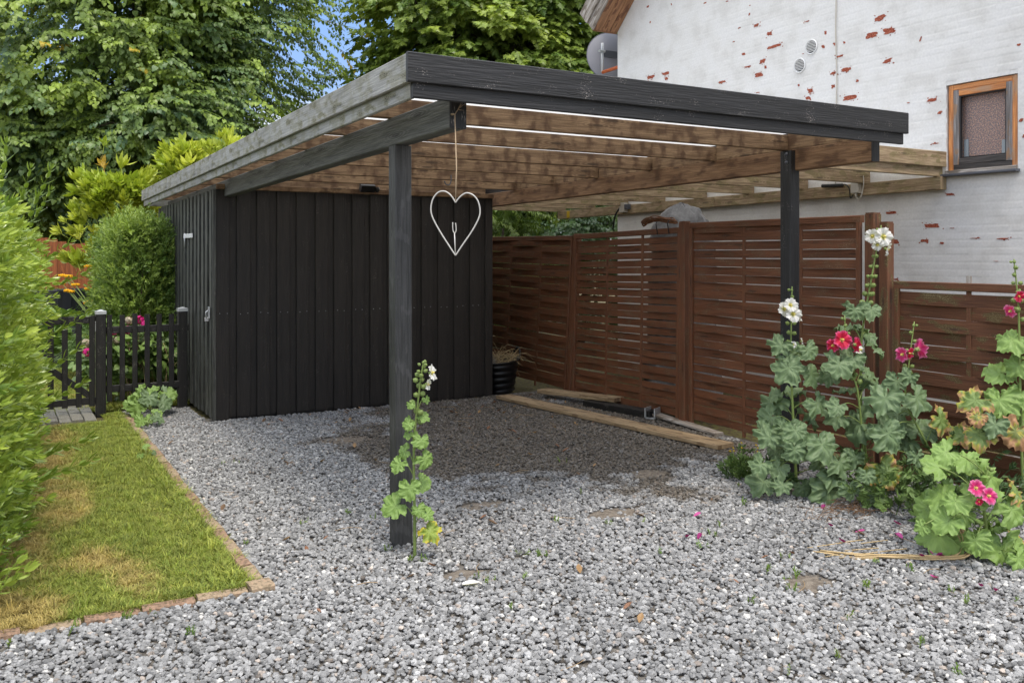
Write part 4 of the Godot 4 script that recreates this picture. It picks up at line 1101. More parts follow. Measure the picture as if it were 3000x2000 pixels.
# leaves over and inside a clipped block: positions crowd towards its faces
func hedge_fill(t: Node3D, lo: Vector3, hi: Vector3, meshes: Array, m: Material, n: int, cols: Array, size: float, called := "foliage", skin := 0.22, wobble := 0.10, splay := 0.0):
	var xs := []; var cs := []
	for k in meshes.size(): xs.append([]); cs.append([])
	var f := FastNoiseLite.new(); f.seed = n; f.frequency = 1.1; f.fractal_octaves = 3
	var ext := hi - lo; var mid := (hi + lo) / 2
	for i in n:
		var a := [ext.y * ext.z, ext.x * ext.z, ext.x * ext.y]
		var q: float = rng.randf() * (a[0] * 2 + a[1] + a[2] * 2)
		var p := lo + Vector3(rng.randf(), rng.randf(), rng.randf()) * ext
		var nrm: Vector3
		if q < a[0]: nrm = Vector3.RIGHT
		elif q < a[0] * 2: nrm = Vector3.LEFT
		elif q < a[0] * 2 + a[1]: nrm = Vector3.UP
		elif q < a[0] * 2 + a[1] + a[2]: nrm = Vector3.BACK
		else: nrm = Vector3.FORWARD
		var depth := skin * pow(rng.randf(), 1.6)
		for ax in 3:
			if absf(nrm[ax]) > 0.5: p[ax] = mid[ax] + nrm[ax] * (ext[ax] / 2 - depth + wobble * f.get_noise_3dv(p))
		# rounded shoulders
		var rel := (p - mid) / (ext / 2)
		if rel.y > 0.6: 
			p.x = mid.x + (p.x - mid.x) * (1.0 - 0.35 * pow((rel.y - 0.6) / 0.4, 2.0))
		p.x += (-p.z - 7.0) * splay
		var ax2 := nrm * 0.8 + Vector3(0, 0.75, 0) + rdir() * 0.75
		var k := rng.randi() % meshes.size()
		xs[k].append(Transform3D(facing(ax2, nrm + rdir() * 0.5 + Vector3(0, 0.5, 0), size * rng.randf_range(0.75, 1.3)), p - t.position))
		var mix := clampf(0.5 + 0.8 * f.get_noise_3dv(p * 1.5 + Vector3(9, 9, 9)) + rng.randfn(0, 0.22), 0, 1)
		cs[k].append(cols[0].lerp(cols[1], mix) * rng.randf_range(0.85, 1.15))
	for k in meshes.size():
		many(t, called, meshes[k], m, xs[k], cs[k])

func hedges():
	var h := thing("privet_hedge", "tall bright green privet hedge at the left edge of the lawn", "hedge", P(-0.3, 0, 7.0))
	var sh := [shoot(1, 0.22, 6, 0.060, 0.021), shoot(2, 0.17, 5, 0.066, 0.022), shoot(3, 0.26, 7, 0.056, 0.020)]
	hedge_fill(h, P(-1.0, 0.02, 9.2), P(0.03, 1.80, 4.5), sh, M.leaf_shiny, 10500, [Color(0.20, 0.31, 0.055), Color(0.45, 0.55, 0.10)], 0.95, "foliage", 0.26, 0.14, 0.05)
	# long shoots that escaped the shears
	var xs := []; var cs := []
	for p in [[0.14, 1.74, 6.6, 0.4, 1.0, 0.0], [0.1, 1.78, 7.3, 0.25, 1.0, 0.1], [0.18, 1.72, 8.2, 0.5, 1.0, 0.2], [0.28, 1.25, 8.4, 1.0, 0.5, 0.0], [0.32, 1.0, 8.8, 1.0, 0.25, 0.1], [0.08, 0.75, 6.2, 1.0, 0.7, 0.0], [0.1, 0.55, 6.4, 1.0, 0.55, 0.0], [0.04, 0.42, 5.6, 1.0, 0.35, 0.2], [0.0, 1.78, 5.8, 0.1, 1.0, 0.0], [0.22, 0.9, 7.6, 1.0, 0.6, 0.0], [0.1, 1.4, 7.0, 1.0, 0.8, 0.0], [0.0, 0.4, 5.1, 1.0, 0.3, 0.0]]:
		for k in 2:
			var d := Vector3(p[3], p[4], p[5]).normalized()
			xs.append(Transform3D(facing(d, Vector3.BACK, 1.15), P(p[0], p[1], p[2]) + d * 0.19 * k - h.position)); cs.append(Color(0.2, 0.29, 0.045))
	many(h, "foliage", sh[0], M.leaf_shiny, xs, cs)
	for i in 26:
		var b := P(rng.randf_range(-0.7, 0.02), 0, rng.randf_range(4.9, 9.3)) - h.position
		part(h, "stem", tube(curve([b, b + Vector3(rng.randf_range(-0.1, 0.12), 0.8, rng.randf_range(-0.2, 0.2)), b + Vector3(rng.randf_range(-0.1, 0.16), 1.75, rng.randf_range(-0.3, 0.3))], 6), [0.014, 0.013, 0.012, 0.010, 0.008, 0.006, 0.004], 6), M.twig)
	var b := thing("clipped_hedge", "rounded clipped privet bush against the shed wall behind the picket fence", "hedge", P(1.4, 0, 11.2))
	hedge_fill(b, P(1.10, 0.05, 12.0), P(1.76, 1.86, 10.8), sh, M.leaf, 5200, [Color(0.12, 0.21, 0.05), Color(0.34, 0.45, 0.10)], 0.8, "foliage", 0.25, 0.2)
	for i in 12:
		var s := P(rng.randf_range(1.15, 1.65), 0, rng.randf_range(10.7, 11.8)) - b.position
		part(b, "stem", tube([s, s + Vector3(rng.randf_range(-0.1, 0.1), 1.5, rng.randf_range(-0.1, 0.1))], [0.012, 0.005], 5), M.twig)
	var y := thing("yellow_shrub", "tall yellow-green shrub with upright leaf rosettes left of the roof end", "shrub", P(1.9, 0, 13.4))
	var ro := [rosette(1, 9, 0.15), rosette(2, 8, 0.17), rosette(3, 11, 0.13)]
	crown(y, ro, M.leaf, [[P(1.5, 2.35, 13.5), Vector3(0.55, 0.65, 0.5)], [P(2.35, 2.75, 13.0), Vector3(0.45, 0.5, 0.45)], [P(1.15, 1.85, 13.7), Vector3(0.42, 0.5, 0.4)], [P(1.8, 1.7, 13.3), Vector3(0.7, 0.8, 0.5)], [P(2.75, 3.0, 12.8), Vector3(0.28, 0.3, 0.3)]],
		1050, [Color(0.32, 0.42, 0.04), Color(0.60, 0.63, 0.09), Color(0.6, 0.4, 0.05)], 1.0, -0.9, "foliage", 0.25, 0.3, 0.8)
	for e in [[1.5, 2.4, 13.5], [2.35, 2.8, 13.0], [1.15, 2.0, 13.7], [2.75, 3.0, 12.8], [1.8, 2.0, 13.3]]:
		part(y, "stem", tube(curve([Vector3(0, 0, 0), (P(e[0], e[1] * 0.55, e[2]) - y.position) * Vector3(0.6, 1, 0.6), P(e[0], e[1], e[2]) - y.position], 8), [0.025, 0.022, 0.02, 0.018, 0.016, 0.013, 0.011, 0.008, 0.005], 6), M.twig)

func tuft(seed_: int, n: int, hgt: float) -> ArrayMesh:
	var r := RandomNumberGenerator.new(); r.seed = seed_
	var st := begin()
	for i in n:
		var a := r.randf() * TAU; var d := Vector3(cos(a), 0, sin(a)); var s := Vector3(-d.z, 0, d.x) * r.randf_range(0.0011, 0.002)
		var o := d * r.randf_range(0, 0.012) + Vector3(r.randf_range(-0.008, 0.008), 0, r.randf_range(-0.008, 0.008))
		var h := hgt * r.randf_range(0.45, 1.1); var ben := r.randf_range(0.3, 1.7)
		var p1 := o + Vector3(0, h * 0.55, 0) + d * h * ben * 0.35; var p2 := o + Vector3(0, h * 0.9, 0) + d * h * ben
		quad(st, o - s, o + s, p1 + s * 0.8, p1 - s * 0.8)
		tri(st, p1 - s * 0.8, p1 + s * 0.8, p2)
	return done(st)

func grass():
	var f := FastNoiseLite.new(); f.seed = 8; f.frequency = 0.9; f.fractal_octaves = 4
	for area in [[0, 62000, -0.45, 1.09, 4.295, 9.6, "short lawn grass, green with yellowed patches beside the hedge", 1.0, 0.004], [1, 26000, -0.6, 1.75, 9.9, 15.3, "garden grass seen through the black picket gate", 1.5, 0.0]]:
		var g := thing("lawn_grass", area[6], "grass")
		g.set_meta("kind", "stuff")
		var xs := [[], [], []]; var cs := [[], [], []]
		for i in area[1]:
			var u := rng.randf_range(area[2], area[3]); var v := rng.randf_range(area[4], area[5])
			if area[0] == 0 and (u < 0.9 and v > 9.2 or u > 1.05 and f.get_noise_2d(u * 3.0, v * 6.0) < 0.08): continue
			var dry := clampf(0.5 + 1.1 * f.get_noise_2d(u * 2.0, v * 1.2) + (0.45 - u) * 1.2 + rng.randfn(0, 0.16), 0, 1) if area[0] == 0 else clampf(0.35 + f.get_noise_2d(u, v) + rng.randfn(0, 0.15), 0, 1)
			if area[0] == 0 and dry > 0.85 and rng.randf() < 0.35: continue
			var k := rng.randi() % 3
			var s: float = area[7] * rng.randf_range(0.6, 1.25) * (1.25 if u > 0.95 else 1.0)
			xs[k].append(Transform3D(Basis(Vector3.UP, rng.randf() * TAU).scaled(Vector3(s, s * rng.randf_range(0.6, 1.2) * (2.2 if rng.randf() < 0.02 else 1.0), s)), P(u, area[8], v)))
			var c := Color(0.16, 0.235, 0.028).lerp(Color(0.33, 0.35, 0.06), rng.randf()).lerp(Color(0.46, 0.36, 0.12), smoothstep(0.4, 1.0, dry))
			cs[k].append(c * rng.randf_range(0.65, 1.3) * (1.0 + 0.5 * f.get_noise_2d(u * 14.0, v * 9.0)))
		for k in 3:
			many(g, "blades", tuft(k + 1, 9, 0.022 + 0.006 * k), M.grass, xs[k], cs[k])

# ---------------------------------------------------------------- hollyhocks
# palmate, ruffled blade about 1 across in the xz plane, tip along +x; kind: 0 dusty green, 1 light green, 2 brown-edged, 3 withered, 4 yellowing
func palm_leaf(kind: int, seed_: int) -> ArrayMesh:
	var r := RandomNumberGenerator.new(); r.seed = seed_ * 7 + kind
	var n := FastNoiseLite.new(); n.seed = seed_; n.frequency = 1.6; n.fractal_octaves = 3
	var na := 60; var nr := 6
	var ph := r.randf() * TAU; var lop := r.randf_range(-0.12, 0.12); var deep := r.randf_range(0.05, 0.15)
	var ruf := r.randf_range(0.025, 0.055); var curl := r.randf_range(0.15, 0.5) * (1.6 if kind >= 3 else 1.0)
	var green: Color = [Color(0.135, 0.205, 0.095), Color(0.195, 0.31, 0.075), Color(0.17, 0.25, 0.07), Color(0.17, 0.2, 0.05), Color(0.25, 0.33, 0.055)][kind]
	var brown := Color(0.42, 0.235, 0.115)
	var grid := []; var cols := []
	for i in nr + 1:
		var f := pow(float(i) / nr, 0.85)
		var ring := []; var cr := []
		for k in na:
			var a := -PI + TAU * (k + 0.5) / na
			var notch := smoothstep(PI, PI - 0.55, absf(a))
			var rad := 0.5 * (1.0 - deep + deep * cos(6.0 * a)) * (0.25 + 0.75 * notch) * (1.0 + lop * sin(a)) * (1.0 + 0.055 * (1.0 if k % 3 == 0 else -0.4) * f) * (1.0 + 0.30 * n.get_noise_2d(cos(a) * 0.9 + 40.0, sin(a) * 0.9))
			var q := rad * f
			var x := q * cos(a); var z := q * sin(a)
			var y := -0.014 * f * cos(6.0 * a) + ruf * f * f * sin(9.0 * a + ph) + 0.20 * n.get_noise_2d(x * 3.0, z * 3.0) * f - curl * q * q * (0.6 + cos(a) * 0.8)
			ring.append(Vector3(x, y, z))
			var vein := smoothstep(0.16, 0.0, absf(fposmod(a + PI / 6, PI / 3) - PI / 6) * (0.3 + f)) * (1.0 - 0.55 * f)
			var c := green * (1.0 + 0.16 * n.get_noise_2d(x * 9 + 5, z * 9))
			c = c.lerp(Color(0.26, 0.36, 0.13), vein * 0.14)
			var e := f + 0.55 * n.get_noise_2d(x * 3.0 + 20, z * 3.0)
			if kind == 2: c = c.lerp(Color(0.42, 0.40, 0.05), smoothstep(0.74, 0.82, e)).lerp(brown, smoothstep(0.86, 0.93, e))
			if kind == 3: c = c.lerp(Color(0.45, 0.40, 0.06), smoothstep(0.36, 0.46, e)).lerp(brown, smoothstep(0.5, 0.58, e))
			if kind == 4: c = c.lerp(Color(0.55, 0.45, 0.04), smoothstep(0.85, 0.98, e))
			cr.append(c)
		grid.append(ring); cols.append(cr)
	var st := begin(false)
	for i in nr:
		for k in na:
			var k2 := (k + 1) % na
			if k == na - 1: continue
			for t in [[[i, k], [i + 1, k], [i + 1, k2]], [[i, k], [i + 1, k2], [i, k2]]]:
				if i == 0 and t[2][0] == 0: continue
				for w in t:
					st.set_color(cols[w[0]][w[1]]); st.add_vertex(grid[w[0]][w[1]])
	return done(st)

func flower(kind: int, seed_: int) -> ArrayMesh:   # 0 white, 1 crimson, 2 pink; opens along +y, about 1 across
	var r := RandomNumberGenerator.new(); r.seed = seed_
	var na := 60; var nr := 7
	var ph := r.randf() * TAU; var fun := r.randf_range(0.2, 0.42)
	var st := begin(false)
	var grid := []; var cols := []
	for i in nr + 1:
		var f := float(i) / nr; var ring := []; var cr := []
		for k in na:
			var a := TAU * k / na
			var pet := absf(sin(2.5 * a))
			var rad := 0.5 * f * (0.86 + 0.14 * pow(pet, 0.5)) * (1.0 + 0.05 * sin(17 * a + ph) * f)
			var y := fun * pow(f, 0.8) + 0.05 * sin(11 * a + ph) * f * f + 0.07 * sin(2.5 * a * 2.0) * f - 0.12 * f * f * f
			ring.append(Vector3(rad * cos(a), y, rad * sin(a)))
			var c: Color
			match kind:
				0: c = Color(0.80, 0.80, 0.80).lerp(Color(0.66, 0.60, 0.06), smoothstep(0.42, 0.16, f))
				1: c = Color(0.60, 0.012, 0.06).lerp(Color(0.70, 0.10, 0.28), smoothstep(0.75, 1.0, f)).lerp(Color(0.75, 0.55, 0.2), smoothstep(0.3, 0.1, f))
				_: c = Color(0.68, 0.03, 0.20).lerp(Color(0.74, 0.22, 0.42), smoothstep(0.6, 1.0, f)).lerp(Color(0.78, 0.66, 0.4), smoothstep(0.32, 0.12, f))
			cr.append(c * (0.94 + 0.06 * sin(40 * a)))
		grid.append(ring); cols.append(cr)
	for i in nr:
		for k in na:
			var k2 := (k + 1) % na
			for t in [[[i, k], [i + 1, k2], [i + 1, k]], [[i, k], [i, k2], [i + 1, k2]]]:
				if i == 0 and t[1][0] == 0: continue
				for w in t:
					st.set_color(cols[w[0]][w[1]]); st.add_vertex(grid[w[0]][w[1]])
	return done(st)

func bud(col: Color, open := false) -> ArrayMesh:   # calyx with five sepals meeting over a round bud, opens along +y
	var st := begin(false)
	st.set_color(col)
	lathe_into(st, Transform3D.IDENTITY, [Vector2(0, 0), Vector2(0.3, 0.08), Vector2(0.5, 0.35), Vector2(0.46, 0.65), Vector2(0.25, 0.95), Vector2(0.0, 1.15)], 8)
	st.set_color(col * 1.25)
	for k in 5:
		var b := Basis(Vector3.UP, k * TAU / 5) * Basis(Vector3.FORWARD, -0.9 if not open else -0.5)
		leaf_into(st, Transform3D(b, Vector3(0, 0.02, 0)), 1.0, 0.6, LANCE, -0.3, -0.2)
	return done(st)

var leaf_meshes := {}
var flower_meshes := {}
var bud_mesh: ArrayMesh

func put_leaf(t: Node3D, p: Vector3, size: float, kind: int, stem: Array):
	var key := "%d_%d" % [kind, rng.randi() % 3]
	if not leaf_meshes.has(key): leaf_meshes[key] = palm_leaf(kind, int(key.split("_")[1]) + 3)
	var best: Vector3 = stem[0]; var bd := 1e9
	for q in stem:
		var d: float = q.distance_to(p + Vector3(0, -0.06, 0))
		if d < bd and q.y < p.y + 0.12: bd = d; best = q
	var out := (p - best); out.y = 0
	out = out.normalized() if out.length() > 0.01 else Vector3(-0.5, 0, 0.86)
	var nrm := (out * 0.55 + Vector3(0, 0.62, 0) + Vector3(-0.5, 0, 0.866) * 0.75 + rdir() * 0.28).normalized()
	var tip := out * 0.8 + Vector3(0, -0.7, 0) + rdir() * 0.45
	tip = (tip - nrm * tip.dot(nrm)).normalized()
	var b := Basis(tip, nrm, tip.cross(nrm)).scaled_local(Vector3(size, size * rng.randf_range(0.8, 1.3), size) * 1.27)
	var at := p - tip * size * 0.10
	part(t, "leaf", leaf_meshes[key], M.leaf_matt, Transform3D(b, at))
	if bd > 0.02:
		part(t, "leaf_stalk", tube(curve([best, best.lerp(at, 0.5) + Vector3(0, 0.03, 0), at], 6), [0.004, 0.0035, 0.003], 5), M.stem)

func hollyhock(label: String, base: Vector3, keys: Array, r: float, leaves: Array, flowers: Array, buds_from: float, nbuds: int):
	var t := thing("hollyhock", label, "hollyhock", base, "hollyhocks beside the driveway")
	var ks := [Vector3.ZERO]
	for k in keys: ks.append(P(k[0], k[1], k[2]) - base)
	var stem := curve(ks, 26)
	var rad := []
	for i in 27: rad.append(lerpf(r, r * 0.35, i / 26.0))
	part(t, "stem", tube(stem, rad, 8), M.stem)
	for l in leaves:
		put_leaf(t, P(l[0], l[1], l[2]) - base, l[3], l[4], stem)
	for f in flowers:
		var key := "%d_%d" % [f[4], rng.randi() % 3]
		if not flower_meshes.has(key): flower_meshes[key] = flower(f[4], int(key.split("_")[1]) + 2)
		var d: Vector3 = (f[5] if f.size() > 5 else Vector3(-0.5, 0.25, 0.85) + rdir() * 0.35)
		var at := P(f[0], f[1], f[2]) - base
		var fb := facing(d.cross(Vector3.UP) if absf(d.normalized().y) < 0.95 else Vector3.RIGHT, Vector3.UP, 1.0)
		var y := d.normalized(); var x := y.cross(Vector3(0.13, 1, 0.2)).normalized()
		fb = Basis(x, y, x.cross(y)).scaled_local(Vector3.ONE * f[3])
		var fl := part(t, "flower", flower_meshes[key], M.petal, Transform3D(fb, at - y * f[3] * 0.15))
		part(fl, "stamen_column", lathe([Vector2(0.035, 0.02), Vector2(0.06, 0.12), Vector2(0.05, 0.26), Vector2(0, 0.3)], 8), M.pollen)
		part(fl, "calyx", bud_mesh, M.leaf_matt, Transform3D(Basis().scaled(Vector3.ONE * 0.22), Vector3(0, -0.12, 0)))
	for i in nbuds:
		var q := buds_from + (1.0 - buds_from) * (i + 0.5) / nbuds
		var p: Vector3 = stem[clampi(int(q * 26), 0, 26)]
		var s := lerpf(0.036, 0.017, float(i) / nbuds) * rng.randf_range(0.85, 1.15)
		var a := i * 2.4 + rng.randf()
		var d := Vector3(cos(a), 0.55, sin(a)).normalized() if i < nbuds - 1 else Vector3.UP
		var off := d * (0.012 if i < nbuds - 1 else 0.0)
		part(t, "bud", bud_mesh, M.leaf_matt, Transform3D(facing(d.cross(Vector3(0.3, 0.2, 1)), Vector3.UP, 1.0).orthonormalized() * Basis(), Vector3.ZERO))
		var o: MeshInstance3D = t.get_child(t.get_child_count() - 1)
		var x := d.cross(Vector3(0.3, 0.2, 1)).normalized()
		o.transform = Transform3D(Basis(x, d, x.cross(d)).scaled_local(Vector3.ONE * s), p + off)
	return t

const LEAVES := {
	"B": [[4.44,0.99,4.18,0.13,0],[4.58,0.96,4.06,0.13,0],[4.59,0.96,4.16,0.09,0],[4.46,0.9,4.15,0.1,0],[4.46,0.84,4.11,0.17,0],[4.67,0.79,4.12,0.15,0],[4.63,0.65,4.33,0.21,0],[4.54,0.58,4.34,0.19,0],[4.71,0.54,4.23,0.21,0],[4.66,0.61,4.05,0.15,0],[4.45,0.5,4.29,0.15,0],[4.38,0.42,4.23,0.14,0],[4.48,0.44,4.14,0.16,0]],
	"C": [[4.93,1.21,3.99,0.13,0],[5.06,1.21,3.96,0.12,0],[5.12,1.09,4.19,0.18,0],[5.2,1.05,4.1,0.16,0],[5.23,0.97,4.08,0.2,0],[5.13,0.93,4.14,0.13,0]],
	"D": [[4.7,0.87,3.93,0.17,0],[4.81,0.9,3.91,0.15,0],[4.76,0.79,4.06,0.15,0],[5.01,0.82,3.95,0.15,0],[4.92,0.69,4.04,0.17,0],[5.07,0.73,3.97,0.16,0],[4.66,0.61,3.91,0.11,0],[4.91,0.47,3.96,0.23,0],[4.8,0.51,4.04,0.15,0]],
	"E": [[4.98,0.77,3.71,0.12,0],[4.96,0.82,3.6,0.1,0],[5.1,0.67,3.63,0.18,0],[4.8,0.68,3.66,0.19,0],[5.1,0.55,3.8,0.16,0],[5.21,0.46,3.71,0.2,0],[5.25,0.53,3.57,0.16,2],[4.87,0.47,3.7,0.18,0],[5.15,0.36,3.76,0.15,0]],
	"F": [[5.38,1.06,3.21,0.16,1],[5.52,0.98,3.25,0.1,1],[5.4,0.86,3.3,0.18,1],[5.4,0.91,3.18,0.14,1],[5.36,0.73,3.16,0.15,1],[5.19,0.69,3.33,0.17,2],[5.28,0.69,3.22,0.18,1],[5.08,0.62,3.24,0.1,3],[5.12,0.51,3.26,0.17,2],[5.2,0.47,3.41,0.16,2],[5.24,0.53,3.1,0.17,3],[5.14,0.57,3.16,0.14,0],[5.47,0.58,3.18,0.16,1]],
	"B2": [[4.2,0.25,4.13,0.13,0],[4.28,0.11,4.18,0.16,0],[4.35,0.21,4.12,0.13,0],[4.34,0.11,4.07,0.11,0],[4.47,0.29,4.24,0.15,0],[4.38,0.34,4.0,0.15,0],[4.44,0.45,4.04,0.14,0],[4.54,0.37,3.91,0.19,0],[4.62,0.25,4.02,0.14,0],[4.65,0.25,3.87,0.15,0],[4.64,0.18,3.91,0.17,0],[4.56,0.06,4.1,0.12,0],[4.59,0.08,3.92,0.18,0],[4.32,0.4,4.17,0.14,0]],
	"D2": [[4.77,0.28,3.86,0.12,0],[4.62,0.23,3.65,0.1,0],[4.73,0.48,3.57,0.18,0],[4.75,0.23,3.62,0.21,2],[4.81,0.07,3.79,0.11,0],[4.76,0.05,3.76,0.1,1],[4.75,0.05,3.63,0.08,1],[4.59,0.13,3.75,0.11,0],[4.91,0.34,3.51,0.1,0],[4.77,0.05,3.7,0.09,0]],
	"G": [[4.11,0.6,2.79,0.1,1],[4.4,0.52,2.87,0.12,1],[4.33,0.47,2.98,0.13,1],[4.45,0.44,2.94,0.14,1],[4.29,0.33,2.94,0.14,1],[4.3,0.24,3.02,0.14,1],[4.15,0.35,2.76,0.1,1],[4.26,0.26,2.8,0.1,1],[4.34,0.09,3.0,0.15,1],[4.41,0.09,2.89,0.16,1],[4.48,0.06,2.71,0.19,1],[4.51,0.18,2.89,0.11,1],[4.47,0.15,2.8,0.12,1],[4.58,0.19,2.81,0.1,1],[4.49,0.28,2.66,0.13,1],[4.37,0.46,2.7,0.15,1],[4.56,0.36,2.68,0.11,2],[4.04,0.22,2.87,0.06,1],[4.49,0.05,2.7,0.14,1],[4.72,0.09,2.78,0.09,2],[4.35,0.37,2.76,0.12,1],[4.12,0.25,2.78,0.11,1],[4.25,0.15,2.71,0.1,1],[4.48,0.05,2.62,0.11,1]],
	"A": [[1.86,0.55,4.37,0.09,1],[1.82,0.49,4.34,0.1,1],[1.94,0.52,4.26,0.11,1],[1.86,0.37,4.28,0.12,1],[1.96,0.38,4.34,0.12,1],[1.8,0.27,4.36,0.15,1],[1.9,0.26,4.27,0.08,1],[1.94,0.24,4.23,0.08,1],[1.95,0.15,4.22,0.13,4],[1.91,0.62,4.26,0.1,1],[1.95,0.74,4.3,0.07,1],[1.85,0.71,4.29,0.08,1],[1.86,0.81,4.27,0.05,1],[1.95,0.83,4.28,0.05,1],[1.86,0.65,4.3,0.05,1]],
}

func hollyhocks():
	M.withered = plain(srgb(0.20, 0.11, 0.055), 0.9)
	M.pollen = plain(srgb(0.66, 0.55, 0.12), 0.8)
	bud_mesh = bud(Color(0.22, 0.30, 0.09))
	hollyhock("slender hollyhock with two white flowers in front of the left carport post", P(1.91, -0.01, 4.335), [[1.905, 0.237, 4.327], [1.903, 0.596, 4.328], [1.921, 0.905, 4.295], [1.938, 1.03, 4.285]], 0.010, LEAVES.A.map(func(l): return [l[0], l[1], l[2], l[3] * 0.8, l[4]]),
		[[1.958, 0.981, 4.215, 0.088, 0, Vector3(0.75, 0.25, 0.75)], [1.934, 0.921, 4.22, 0.065, 0, Vector3(0.6, -0.1, 0.6)]], 0.58, 20)
	hollyhock("hollyhock with a cluster of white flowers in front of the right carport post", P(4.62, -0.01, 4.2), [[4.585, 0.5, 4.2], [4.572, 0.9, 4.208], [4.578, 1.38, 4.204]], 0.011, LEAVES.B + LEAVES.B2,
		[[4.475, 1.235, 4.171, 0.10, 0], [4.485, 1.262, 4.13, 0.095, 0, Vector3(-0.4, 0.35, 0.9)], [4.50, 1.204, 4.12, 0.11, 0, Vector3(-0.3, 0.1, 0.9)], [4.57, 1.19, 4.126, 0.08, 0, Vector3(0.8, 0.0, 0.6)], [4.53, 1.0, 4.15, 0.045, 0, Vector3(-0.7, 0.1, 0.5)], [4.6, 1.02, 4.14, 0.045, 0, Vector3(0.7, 0.1, 0.5)]], 0.72, 14)
	hollyhock("tallest hollyhock with white flowers on top beside the mossy fence post", P(5.16, -0.01, 4.05), [[5.09, 0.5, 4.06], [5.075, 1.0, 4.05], [5.13, 1.4, 4.02], [5.195, 1.79, 3.986]], 0.011, LEAVES.C,
		[[5.17, 1.712, 3.945, 0.13, 0, Vector3(-0.35, 0.1, 0.9)], [5.12, 1.715, 4.0, 0.10, 0, Vector3(-0.9, 0.1, 0.5)], [5.19, 1.627, 3.935, 0.09, 0, Vector3(0.5, -0.3, 0.8)], [5.135, 1.655, 3.97, 0.08, 0, Vector3(-0.5, -0.4, 0.8)]], 0.62, 30)
	hollyhock("short hollyhock with three crimson flowers between the white ones", P(4.95, -0.01, 3.92), [[4.93, 0.4, 3.93], [4.886, 0.709, 3.934], [4.834, 0.888, 3.964], [4.814, 1.19, 3.975]], 0.010, LEAVES.D + LEAVES.D2,
		[[4.74, 1.04, 3.93, 0.125, 1, Vector3(-0.35, 0.2, 0.9)], [4.705, 1.0, 3.98, 0.09, 1, Vector3(-1.0, -0.1, 0.2)], [4.84, 1.005, 3.90, 0.10, 1, Vector3(0.9, -0.1, 0.35)], [4.91, 0.965, 3.935, 0.12, 0, Vector3(0.3, 0.25, 0.8)]], 0.55, 22)
	hollyhock("thin hollyhock with two pink flowers seen from the side by the low fence", P(5.36, -0.01, 3.58), [[5.26, 0.22, 3.6], [5.134, 0.444, 3.641], [5.075, 0.658, 3.71], [5.094, 0.9, 3.699], [5.122, 1.16, 3.682]], 0.010, LEAVES.E,
		[[5.03, 0.95, 3.705, 0.10, 2, Vector3(-1.0, -0.05, -0.1)], [5.06, 0.96, 3.665, 0.08, 1, Vector3(-0.8, 0.2, -0.5)], [5.135, 0.985, 3.655, 0.13, 2, Vector3(0.95, 0.15, 0.3)]], 0.62, 18)
	hollyhock("hollyhock with two small red flowers at the right edge by the low fence", P(5.42, -0.01, 3.14), [[5.42, 0.4, 3.16], [5.415, 0.853, 3.167], [5.406, 1.27, 3.172], [5.382, 1.565, 3.186]], 0.011, LEAVES.F,
		[[5.375, 1.339, 3.15, 0.075, 1, Vector3(-0.3, -0.2, 0.9)], [5.33, 1.248, 3.18, 0.085, 2, Vector3(-1.0, -0.35, -0.2)]], 0.7, 14)
	hollyhock("low bushy hollyhock with two crimson-pink flowers spilling onto the gravel", P(4.5, -0.01, 2.8), [[4.44, 0.15, 2.77], [4.33, 0.36, 2.72], [4.34, 0.52, 2.70]], 0.012, LEAVES.G.map(func(l): return [l[0], l[1], l[2], l[3] * 1.15, l[4]]),
		[[4.20, 0.438, 2.675, 0.085, 2, Vector3(-0.5, 0.35, 0.85)], [4.235, 0.405, 2.63, 0.085, 2, Vector3(-0.3, 0.25, 0.9)], [4.2, 0.375, 2.66, 0.04, 1, Vector3(-0.5, -0.2, 0.8)]], 0.6, 10)
	for a in [[1.30, 9.35, 0.2, 9, "young hollyhock with broad leaves at the foot of the picket fence"], [1.2, 8.75, 0.11, 6, "small pale hollyhock seedling at the end of the brick edging"], [1.0, 7.42, 0.07, 3, "pale broad-leaved weed growing over the brick edging"]]:
		var t := thing("young_hollyhock", a[4], "plant", P(a[0], 0, a[1]))
		var stem := [Vector3.ZERO, Vector3(0, 0.03, 0), Vector3(0, 0.06, 0)]
		for i in a[3]:
			var an: float = i * 2.4
			put_leaf(t, Vector3(cos(an) * a[2] * 0.9, a[2] * rng.randf_range(0.5, 1.3), sin(an) * a[2] * 0.9), a[2] * rng.randf_range(0.6, 0.95), 1 if i % 3 else 0, stem)

